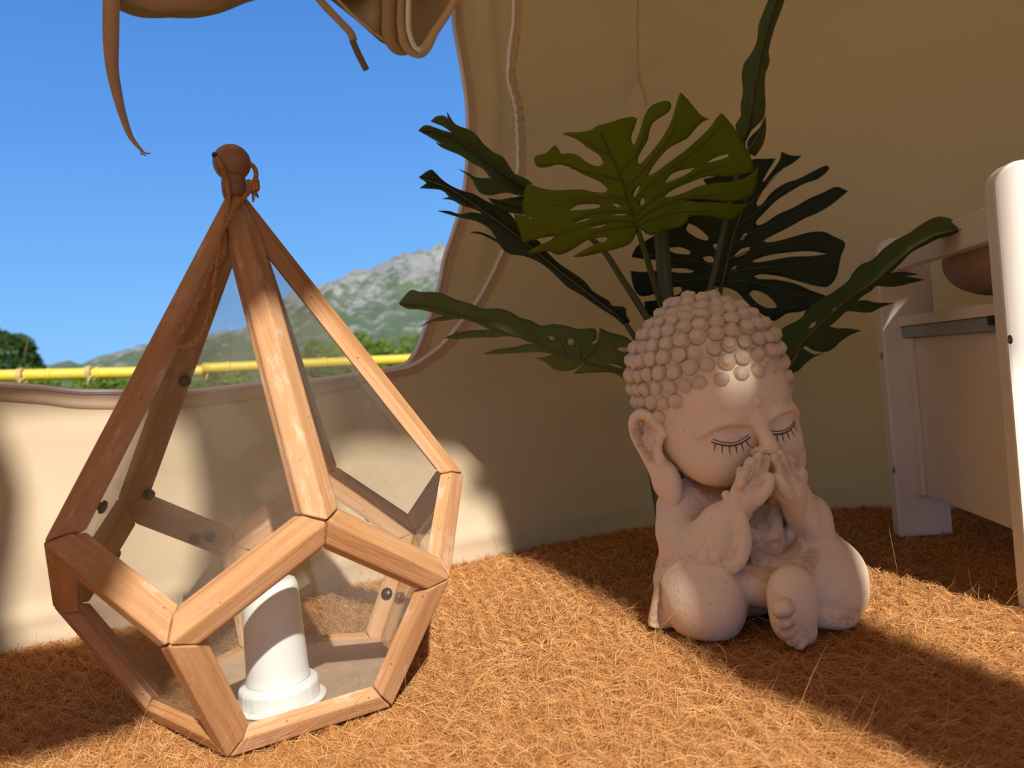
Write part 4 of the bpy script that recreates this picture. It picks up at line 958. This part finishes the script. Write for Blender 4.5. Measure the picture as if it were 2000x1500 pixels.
# big dark leaf behind
Z3, S3 = (1200, 0), .42667
L_BACK = [[(490, 1312), (560, 1335), (620, 1400), (680, 1440), (730, 1470), (790, 1435), (860, 1425), (920, 1395), (965, 1352), (900, 1330), (830, 1300), (740, 1280), (660, 1277), (640, 1264), (670, 1255), (760, 1265), (850, 1290), (930, 1310), (980, 1310), (1015, 1270), (1030, 1210), (1040, 1165), (1055, 1130), (1050, 1105), (1010, 1085), (960, 1062), (900, 1062), (830, 1080), (760, 1100), (700, 1110), (682, 1102), (720, 1080), (800, 1040), (870, 1000), (930, 975), (990, 940), (1040, 900), (1070, 875), (1015, 855), (960, 880), (890, 910), (820, 950), (750, 980), (690, 1020), (655, 1032), (648, 1015), (690, 970), (740, 920), (800, 880), (870, 840), (930, 820), (975, 785), (984, 768), (965, 758), (900, 790), (840, 820), (780, 840), (720, 880), (680, 930), (657, 945), (650, 930), (670, 890), (710, 830), (760, 780), (820, 745), (858, 712), (810, 712), (765, 695), (755, 735), (720, 785), (685, 832), (678, 828), (705, 780), (740, 725), (690, 727), (640, 728), (590, 745), (500, 790), (450, 810), (405, 820), (420, 850), (400, 880), (330, 900), (290, 935), (360, 950), (400, 985), (330, 990), (260, 1010), (210, 1060), (130, 1110), (100, 1130), (78, 1177), (140, 1186), (200, 1192), (230, 1205), (225, 1232), (140, 1245), (75, 1240), (80, 1280), (95, 1330), (120, 1355), (170, 1350), (235, 1325), (300, 1312), (310, 1330), (290, 1348), (220, 1370), (135, 1380), (150, 1430), (190, 1455), (240, 1435), (300, 1400), (380, 1350), (440, 1318)],
    [(235, 1137), (300, 1131), (350, 1150), (345, 1165), (280, 1160)], [(255, 1228), (320, 1229), (365, 1240), (350, 1249), (270, 1246)], [(405, 1178), (440, 1172), (462, 1190), (450, 1203), (415, 1196)], [(450, 1122), (470, 1114), (482, 1135), (462, 1142)], [(340, 1022), (380, 1040), (430, 1085), (425, 1102), (380, 1090), (330, 1055)], [(545, 1175), (580, 1140), (620, 1130), (610, 1155), (560, 1178)], [(570, 1100), (600, 1065), (608, 1070), (590, 1096)], [(532, 1232), (560, 1214), (552, 1230)], [(630, 1195), (700, 1170), (800, 1155), (900, 1150), (975, 1163), (900, 1172), (800, 1176), (700, 1195), (640, 1201)], [(615, 1345), (640, 1329), (690, 1345), (730, 1380), (745, 1408), (700, 1410), (650, 1385)]]
mid_b = [(490, 1312), (520, 1180), (550, 1060), (590, 950), (620, 840), (650, 760)]
v_b = [[(500, 1290), (620, 1290), (760, 1330), (880, 1360)], [(505, 1250), (620, 1230), (780, 1220), (950, 1225)], [(520, 1190), (640, 1140), (780, 1110), (960, 1095)], [(535, 1120), (640, 1060), (780, 1000), (960, 900)], [(560, 1040), (660, 960), (780, 870), (920, 790)], [(590, 960), (680, 870), (780, 760)], [(500, 1250), (400, 1200), (260, 1190), (140, 1160)], [(495, 1290), (380, 1280), (240, 1290), (110, 1290)], [(530, 1130), (440, 1060), (330, 980)], [(490, 1310), (400, 1340), (280, 1400)]]
ba, bb_ = np.array(Z3)+np.array((490, 1312))*S3, np.array(Z3)+np.array((650, 760))*S3
def d_back(p):
    s_, l_ = side(p, ba, bb_); return 1.13+.00022*l_+.00018*s_-.0000009*s_*s_+.004*math.sin(math.atan2(s_, l_+50)*9)*min(1, abs(s_)/120)
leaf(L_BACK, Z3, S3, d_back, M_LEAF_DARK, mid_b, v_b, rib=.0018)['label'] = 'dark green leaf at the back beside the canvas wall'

# leaves seen nearly edge-on: each folded along its midrib
def folded(loops, z0, sc, mid, depths, steep, material, label, veins=(), lean=0.0):
    mp = np.array(z0)+spline(mid, 60)*sc; dd = np.interp(np.linspace(0, 1, 60), np.linspace(0, 1, len(depths)), depths)
    T = np.gradient(mp, axis=0); T /= np.linalg.norm(T, axis=1)[:, None]
    def depth(p):
        q = np.asarray(p)-mp; i = int(np.argmin((q**2).sum(1))); s_ = T[i, 0]*q[i, 1]-T[i, 1]*q[i, 0]
        w = .0025*math.sin(i*.55+s_*.05)*min(1, abs(s_)/15)
        return dd[i]+(steep[0] if s_ > 0 else steep[1])*abs(s_)+w
    o = leaf(loops, z0, sc, depth, material, mid, veins, rib=.0015, grid=7); o['label'] = label; return o
Z1, S1 = (760, 180), .3067
folded([[(265, 185), (300, 155), (345, 150), (372, 168), (370, 125), (395, 170), (430, 210), (520, 245), (570, 290), (600, 330), (660, 380), (720, 410), (745, 440), (770, 480), (800, 520), (860, 545), (910, 580), (880, 640), (840, 660), (760, 640), (700, 645), (640, 657), (580, 640), (545, 590), (520, 545), (445, 490), (500, 515), (560, 545), (645, 548), (600, 490), (520, 445), (450, 400), (380, 372), (325, 345), (298, 318), (330, 332), (372, 352), (300, 310), (240, 275), (185, 245), (235, 210), (330, 240), (405, 260), (345, 218), (300, 200)]], Z1, S1,
    [(900, 620), (760, 540), (600, 420), (450, 310), (300, 245), (195, 244)], [1.06, 1.04, 1.02, 1.0, .985, .98], (.0016, .0019), M_LEAF, 'long green leaf pointing at the sky, uppermost of the left leaves')
folded([[(630, 675), (700, 685), (790, 672), (880, 665), (900, 720), (880, 775), (760, 765), (690, 735)]], Z1, S1, [(900, 715), (800, 715), (640, 678)], [1.06, 1.05, 1.04], (.0014, .0016), M_LEAF, 'small green leaf lobe behind the light leaf')
folded([[(190, 540), (260, 495), (290, 510), (340, 560), (400, 600), (470, 630), (540, 650), (610, 690), (690, 730), (760, 770), (810, 830), (840, 900), (870, 950), (940, 940), (1000, 1010), (1080, 1090), (1170, 1150), (1250, 1210), (1300, 1270), (1400, 1330), (1420, 1360), (1500, 1370), (1510, 1420), (1535, 1460), (1500, 1485), (1440, 1435), (1330, 1365), (1230, 1295), (1130, 1235), (1050, 1155), (960, 1085), (860, 1043), (770, 1030), (720, 995), (700, 965), (620, 920), (570, 902), (515, 896), (560, 888), (620, 905), (690, 942), (640, 870), (560, 822), (450, 797), (310, 756), (380, 757), (450, 778), (520, 765), (600, 778), (560, 750), (470, 722), (400, 686), (340, 681), (382, 667), (330, 622), (195, 611), (240, 578)]], Z1, S1,
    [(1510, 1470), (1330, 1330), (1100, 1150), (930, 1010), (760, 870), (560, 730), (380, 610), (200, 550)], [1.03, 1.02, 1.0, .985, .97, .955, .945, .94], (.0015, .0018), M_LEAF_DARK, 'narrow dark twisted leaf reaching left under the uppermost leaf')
Z7, S7 = (760, 540), .3067
folded([[(60, 175), (135, 88), (200, 100), (270, 98), (340, 110), (420, 145), (520, 175), (600, 205), (700, 205), (780, 230), (830, 260), (900, 280), (970, 315), (1040, 303), (1130, 315), (1200, 335), (1290, 330), (1320, 345), (1318, 400), (1285, 418), (1300, 432), (1325, 415), (1340, 325), (1400, 355), (1480, 375), (1530, 400), (1570, 440), (1610, 470), (1620, 560), (1580, 675), (1500, 650), (1430, 615), (1350, 610), (1260, 615), (1175, 620), (1240, 545), (1180, 590), (1120, 600), (1050, 590), (1000, 550), (935, 520), (990, 515), (1040, 495), (960, 480), (860, 485), (760, 490), (600, 495), (680, 465), (800, 450), (880, 430), (960, 442), (860, 402), (760, 380), (680, 388), (540, 390), (420, 398), (350, 392), (430, 360), (540, 342), (645, 340), (560, 300), (460, 270), (360, 280), (270, 290), (190, 325), (260, 280), (350, 250), (300, 235), (200, 210), (120, 205)],
    [(1008, 382), (1038, 380), (1052, 400), (1030, 407)], [(1134, 415), (1146, 396), (1165, 396), (1177, 415), (1165, 436), (1146, 436)], [(1445, 466), (1480, 447), (1545, 460), (1500, 483)], [(1385, 556), (1440, 560), (1505, 590), (1450, 578)]], Z7, S7,
    [(1600, 640), (1400, 590), (1220, 535), (1000, 455), (800, 375), (600, 285), (440, 240), (250, 185), (70, 176)], [1.0, 1.0, 1.005, 1.01, 1.015, 1.02, 1.025, 1.03, 1.03], (.0005, .0008), M_LEAF_PALE, 'green leaf with holes spreading left beside the statue head',
    veins=[[(1240, 530), (1300, 480), (1340, 420)], [(1130, 500), (1105, 430), (1060, 370)], [(1220, 525), (1222, 450), (1180, 380)], [(960, 440), (920, 380), (860, 330)], [(760, 360), (680, 310), (580, 260)]])
Z4, S4 = (1500, 280), .32
folded([[(90, 1130), (200, 1070), (240, 1010), (300, 960), (380, 920), (440, 880), (490, 840), (520, 790), (570, 740), (640, 710), (700, 650), (780, 590), (860, 550), (930, 500), (1000, 460), (1050, 448), (1110, 460), (1160, 490), (1190, 525), (1110, 565), (1040, 580), (960, 620), (880, 660), (820, 720), (770, 770), (745, 792), (830, 785), (920, 800), (870, 806), (830, 815), (890, 820), (955, 832), (880, 850), (800, 870), (720, 875), (660, 870), (630, 900), (580, 930), (545, 962), (600, 958), (650, 972), (765, 975), (690, 1000), (630, 1030), (560, 1030), (480, 1025), (430, 1070), (375, 1118), (430, 1130), (490, 1130), (570, 1142), (500, 1170), (440, 1210), (400, 1250), (340, 1275), (270, 1260), (230, 1235), (212, 1250), (280, 1287), (335, 1282), (270, 1310), (220, 1350), (180, 1390), (130, 1395), (90, 1300), (80, 1200)], [(245, 1130), (270, 1095), (300, 1085), (280, 1120)], [(390, 1020), (415, 995), (408, 1020)]], Z4, S4,
    [(110, 1340), (220, 1200), (380, 1050), (500, 940), (640, 850), (760, 740), (880, 640), (1020, 560), (1180, 525)], [1.0, .99, .975, .96, .945, .93, .915, .905, .90], (.0015, .0013), M_LEAF, 'green leaf spreading right in front of the white bed')
folded([[(705, 0), (680, 60), (660, 120), (655, 180), (630, 240), (595, 290), (583, 350), (590, 420), (578, 480), (580, 530), (555, 575), (575, 640), (590, 660), (605, 640), (625, 600), (655, 570), (682, 540), (692, 480), (688, 420), (690, 340), (705, 300), (710, 270), (705, 235), (725, 150), (750, 80), (778, 0), (800, -90), (770, -170), (730, -90)]], Z3, S3,
    [(592, 650), (620, 520), (640, 380), (670, 240), (700, 120), (740, 0), (765, -150)], [1.05, 1.03, 1.02, 1.01, 1.0, .99, .98], (.0022, .0022), M_LEAF, 'upright leaf rising out of the top of the picture')
folded([[(692, 530), (693, 600), (680, 660), (645, 715), (615, 700), (610, 650), (630, 620), (665, 585)]], Z3, S3, [(615, 690), (650, 630), (692, 535)], [1.055, 1.05, 1.045], (.0018, .0018), M_LEAF, 'small pointed leaf lobe below the upright leaf')
# stalks
def stalk(name, pts, r0, r1, mat_=M_STEM):
    P = spline([at_y(x, y, Y)-PO if x is not None else np.array(y) for x, y, Y in pts], 40); return tube(name, P, np.linspace(r0, r1, 40), mat_, plant, 10)
root = (None, (0.0, 0.0, .13), 0)
stalk('main_stem', [root, (1318, 660, 1.045), (1303, 590, 1.04), (1290, 450, 1.035), (1275, 380, 1.03)], .012, .0085)
stalk('leaf_stalk', [root, (1325, 690, 1.02), (1290, 590, .985), (1265, 510, .95), (1247, 452, .927)], .0055, .003)
stalk('leaf_stalk', [root, (1310, 720, 1.03), (1270, 632, 1.02), (1215, 545, 1.035), (1172, 482, 1.05), (1110, 430, 1.06), (1040, 372, 1.06)], .0055, .003)
stalk('leaf_stalk', [root, (1310, 740, 1.03), (1262, 690, 1.03), (1222, 632, 1.03)], .005, .003)
stalk('leaf_stalk', [root, (1310, 760, 1.02), (1262, 742, 1.005), (1240, 732, 1.0)], .005, .003)
stalk('leaf_stalk', [root, (1350, 690, 1.06), (1388, 560, 1.08), (1404, 490, 1.085), (1418, 430, 1.08), (1440, 340, 1.06), (1453, 277, 1.05)], .0055, .003)
stalk('leaf_stalk', [root, (1360, 680, 1.09), (1400, 590, 1.12), (1409, 560, 1.13)], .005, .003)
stalk('leaf_stalk', [root, (1440, 800, 1.02), (1535, 720, 1.0), (1560, 680, .995)], .005, .003)
# ------------------------------------------------------------------ white wooden bed at the right
RA = on_floor(1757, 1051); RA[2] = 0
fa_ = at_y(1937, 352, .78); FA = np.array([fa_[0], fa_[1], 0])
ev = FA-RA; BL = np.linalg.norm(ev); ev /= BL; un = np.array([-ev[1], ev[0], 0])
if un[0] < 0: un = -un
bed = empty('bed_frame', RA); bed.rotation_euler = (0, 0, math.atan2(un[1], un[0]))
tag(bed, 'white painted wooden bed frame with rounded posts at the right edge', 'bed')
# local: +x to the right (un), -y towards the camera (ev)
def bloc(x, y, u=0.0):
    """height and distance along the frame where a pixel meets the plane x = u of the bed"""
    p = on_plane(x, y, RA+un*u, un)-RA; return float(p@ev), float(p[2])
HT = bloc(1703, 478)[1]+.006
def post(y0, y1, w=.072, name='post', HT=HT):
    n = 8; R = .026; prof = [(0, 0), (w, 0)]
    prof += [(w-R+R*math.cos(a), HT-R+R*math.sin(a)) for a in np.linspace(0, math.pi/2, n)]+[(R-R*math.sin(a), HT-R+R*math.cos(a)) for a in np.linspace(0, math.pi/2, n)]
    m = len(prof); V = [(x, y0, z) for x, z in prof]+[(x, y1, z) for x, z in prof]
    o = obj(name, mesh(name, V, [list(range(m)), list(range(m, 2*m))[::-1]]+[[i, (i+1) % m, m+(i+1) % m, m+i] for i in range(m)]), M_PAINT, bed)
    bm = bmesh.new(); bm.from_mesh(o.data); bmesh.ops.recalc_face_normals(bm, faces=bm.faces); bm.to_mesh(o.data); bm.free(); bevel(o, .003, 2, 40); return o
PT = .024
post(-.001, PT); post(-BL-PT*.2, -BL+PT*.8, HT=bloc(1950, 312)[1])
u1 = .022
zt0, zt1 = bloc(1860, 493, u1)[1], bloc(1860, 430, u1)[1]
box('top_rail', u1, u1+.022, -BL+.01, .005, zt0, zt1, M_PAINT, bed)
zl1, zl0 = bloc(1860, 603, u1)[1], bloc(1860, 626, u1)[1]
box('seat_rail', u1, u1+.026, -BL+.01, .005, zl0, zl1, M_PAINT, bed)
box('metal_rail', u1+.004, u1+.024, -BL+.01, .005, zl0-.016, zl0-.0005, M_GREYMETAL, bed, .001)
ym = -bloc(1925, 620, u1)[0]
box('bracket', u1+.001, u1+.006, -BL+.02, ym, zl0-.010, zl0+.004, M_BLACK, bed, .001)
zp1, zp0 = zl0-.0165, bloc(1900, 1004, u1+.012)[1]
box('side_panel', u1+.012, u1+.030, -BL+.008, .004, max(zp0, .03), zp1, M_PAINT, bed)
box('panel_edge', u1+.006, u1+.0119, -.022, .003, max(zp0, .03), zp1, M_PAINT, bed, .001)
# the far side, beyond the picture: posts and slats so that the bed stands
for y0 in (0, -BL): 
    o = post(y0-.001, y0+PT); o.location = (.62, 0, 0)
box('far_rail', .63, .65, -BL+.01, .005, zl0, zl1, M_PAINT, bed)
for k in range(5): box('slat', u1+.027, .629, -.05-k*(BL-.1)/4-.03, -.05-k*(BL-.1)/4+.03, zl1-.014, zl1-.002, M_PAINT, bed)
for px_, py_ in ((1723, 695), (1747, 917), (1975, 663)):
    a, z = bloc(px_, py_, 0); o = lathe('screw', [(.0040, 0), (.0046, .0006), (.0046, .0012), (.0025, .0014), (.0022, .0004), (.0002, .0004)], M_METAL, bed, 16)
    o.location = (-.0002, -a, z); o.rotation_euler = (0, -math.pi/2, 0); o.scale = (1, 1, .8)
# pillow
pv, pf = [], []; n, m = 28, 20
for i in range(n+1):
    t = -math.pi/2+math.pi*i/n
    for j in range(m):
        a = 2*math.pi*j/m; ce, se = math.cos(t), math.sin(t)
        sx = lambda v, p: math.copysign(abs(v)**p, v)
        pv.append((.19*sx(se, .75), .15*sx(ce, .6)*sx(math.cos(a), .7), .052*sx(ce, .8)*math.sin(a)*(1+.06*math.sin(9*t+2*a))))
pf = [[i*m+j, i*m+(j+1) % m, (i+1)*m+(j+1) % m, (i+1)*m+j] for i in range(n) for j in range(m)]
pil = obj('pillow', mesh('pillow', pv, pf), M_PILLOW, None, True)
pc = RA+un*.235+ev*(BL*.50); pil.location = (pc[0], pc[1], zl1+.060); pil.scale = (1, 1.12, 1.2); pil.rotation_euler = (0, 0, bed.rotation_euler[2]); tag(pil, 'taupe brown pillow lying inside the white bed frame', 'pillow')

# ------------------------------------------------------------------ rolled window flap and its ties
def hang1(x, y, off):
    sw, zw = on_wall(x, y); r = ray(x, y); n = wall_n(sw); return wall_pt(sw, zw)+r*(off/(n[0]*r[0]+n[1]*r[1]))
def hang(pts, off): return np.array([hang1(x, y, off) for x, y in pts])
flap = empty('rolled_flap', hang([(350, -60)], .05)[0]); FO = np.array(flap.location); tag(flap, 'rolled up beige window flap hanging from the top of the tent opening', 'tent flap')
def roll_tube(name, pts, r, off, material, sq=.7):
    C_ = spline(hang(pts, off), 60)-FO; R_ = np.interp(np.linspace(0, 1, 60), np.linspace(0, 1, len(r)), r)
    T, N, B = frames(C_); m = 28; V = []
    for i in range(60):
        for j in range(m):
            a = 2*math.pi*j/m; rr = R_[i]*(1+.05*math.sin(3*a+i*.22)+.035*math.sin(7*a-i*.3)); V.append(C_[i]+rr*(math.cos(a)*N[i]+sq*math.sin(a)*B[i]))
    return obj(name, mesh(name, V, [[i*m+j, i*m+(j+1) % m, (i+1)*m+(j+1) % m, (i+1)*m+j] for i in range(59) for j in range(m)]+[list(range(m)), [59*m+j for j in range(m)]]), material, flap, True)
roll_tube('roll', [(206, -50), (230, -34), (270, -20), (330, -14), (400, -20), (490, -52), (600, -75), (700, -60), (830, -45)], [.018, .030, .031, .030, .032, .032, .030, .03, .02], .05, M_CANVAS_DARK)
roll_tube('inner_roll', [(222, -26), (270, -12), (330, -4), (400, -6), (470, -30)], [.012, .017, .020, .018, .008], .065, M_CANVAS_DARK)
# loose corner of the flap with its zipped edge
cp = [(600, -30), (640, -6), (690, 35), (745, 82), (770, 95), (800, 100), (822, 106), (840, 78), (862, 42), (886, 4), (886, -60), (600, -60)]
pvx, pfx = tri_fill([np.array(cp, float)], [(x, y) for x in range(620, 880, 22) for y in range(-50, 100, 18) if in_poly([(x, y)], cp)[0]])
V3 = np.array([hang1(x, y, .030+.016*math.sin(x*.035+y*.02)+.01*math.sin(x*.08)) for x, y in pvx])-FO
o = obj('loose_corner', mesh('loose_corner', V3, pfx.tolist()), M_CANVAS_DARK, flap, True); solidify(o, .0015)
def flap_band(name, pts, half, off, material, tw=0.0, parent=flap, org=FO, thick=.0014, n=50):
    P = spline(hang(pts, off), n)-org; px = spline(np.array(pts, float), n); T = np.gradient(px, axis=0); T /= np.linalg.norm(T, axis=1)[:, None]
    Np = np.stack([-T[:, 1], T[:, 0]], 1); right, up = np.array([.92, .39, 0]), np.array([0, 0, 1.0]); nin = np.array([.39, -.92, 0])
    W = np.interp(np.linspace(0, 1, n), np.linspace(0, 1, len(half)), half); tws = np.interp(np.linspace(0, 1, n), np.linspace(0, 1, len(tw)), tw) if hasattr(tw, '__len__') else np.full(n, tw)
    N3 = Np[:, :1]*right-Np[:, 1:]*up; N3 = N3*np.cos(tws)[:, None]+nin*np.sin(tws)[:, None]
    return ribbon(name, P, W, N3, material, parent, thick)
flap_band('zipped_edge', [(788, -30), (786, 20), (786, 60), (794, 90), (815, 103), (832, 92), (850, 62), (872, 28), (894, -12)], [.008, .0085, .009, .010, .009, .0075, .006, .006, .005], .062, M_CANVAS, [.5, .4, .3, .2, .3, .5])
flap_band('edge_zipper', [(800, -30), (797, 20), (799, 60), (808, 90), (822, 100)], [.004]*4, .066, M_ZIP, .2)
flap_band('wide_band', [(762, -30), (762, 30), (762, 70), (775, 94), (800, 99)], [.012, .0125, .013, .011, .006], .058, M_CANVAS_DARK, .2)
flap_band('edge_seam', [(640, -20), (690, 30), (745, 76), (752, 80)], [.0022]*3, .052, M_CANVAS, .1)
for k, (pts, hw, tw, lab) in enumerate([([(219, -60), (218, 0), (217, 70), (218, 130), (226, 180), (240, 228), (258, 268), (278, 296)], [.0096, .0096, .0092, .0080, .0070, .0055, .0035, .0015], [.1, .1, .2, .5, .6, .7, .5, .3], 'long brown cloth tie hanging curved against the sky at the left'),
        ([(608, -20), (635, 10), (662, 38), (682, 62), (690, 80)], [.006, .0065, .0065, .0060, .0055], [.3, .3, .4, .2, .1], 'short brown cloth tie hanging beside the loose flap corner')]):
    org = hang(pts[:1], .075)[0]; e = empty('cloth_tie', org); tag(e, lab, 'strap', 'cloth ties of the window flap')
    flap_band('webbing', pts, hw, .075, M_WEB, tw, e, org, .0012)
    if k == 0:
        fr_ = [(spline([hang([(276, 292)], .075)[0]-org, hang([(280+RNG.normal(0, 2), 299)], .075)[0]-org, hang([(284+RNG.normal(0, 5), 304+RNG.normal(0, 3))], .075)[0]-org], 6), .0006) for _ in range(8)]
        tubes('frayed_end', fr_, M_WEB, e, 5)
    else:
        M_GREY = simple('grey_webbing', (.17, .14, .08), .8, var=.2, scale=200, bump=.3)
        flap_band('stiff_tip', [(687, 78), (700, 106), (716, 137)], [.0046, .0046, .0044], .077, M_GREY, .1, e, org, .0018)
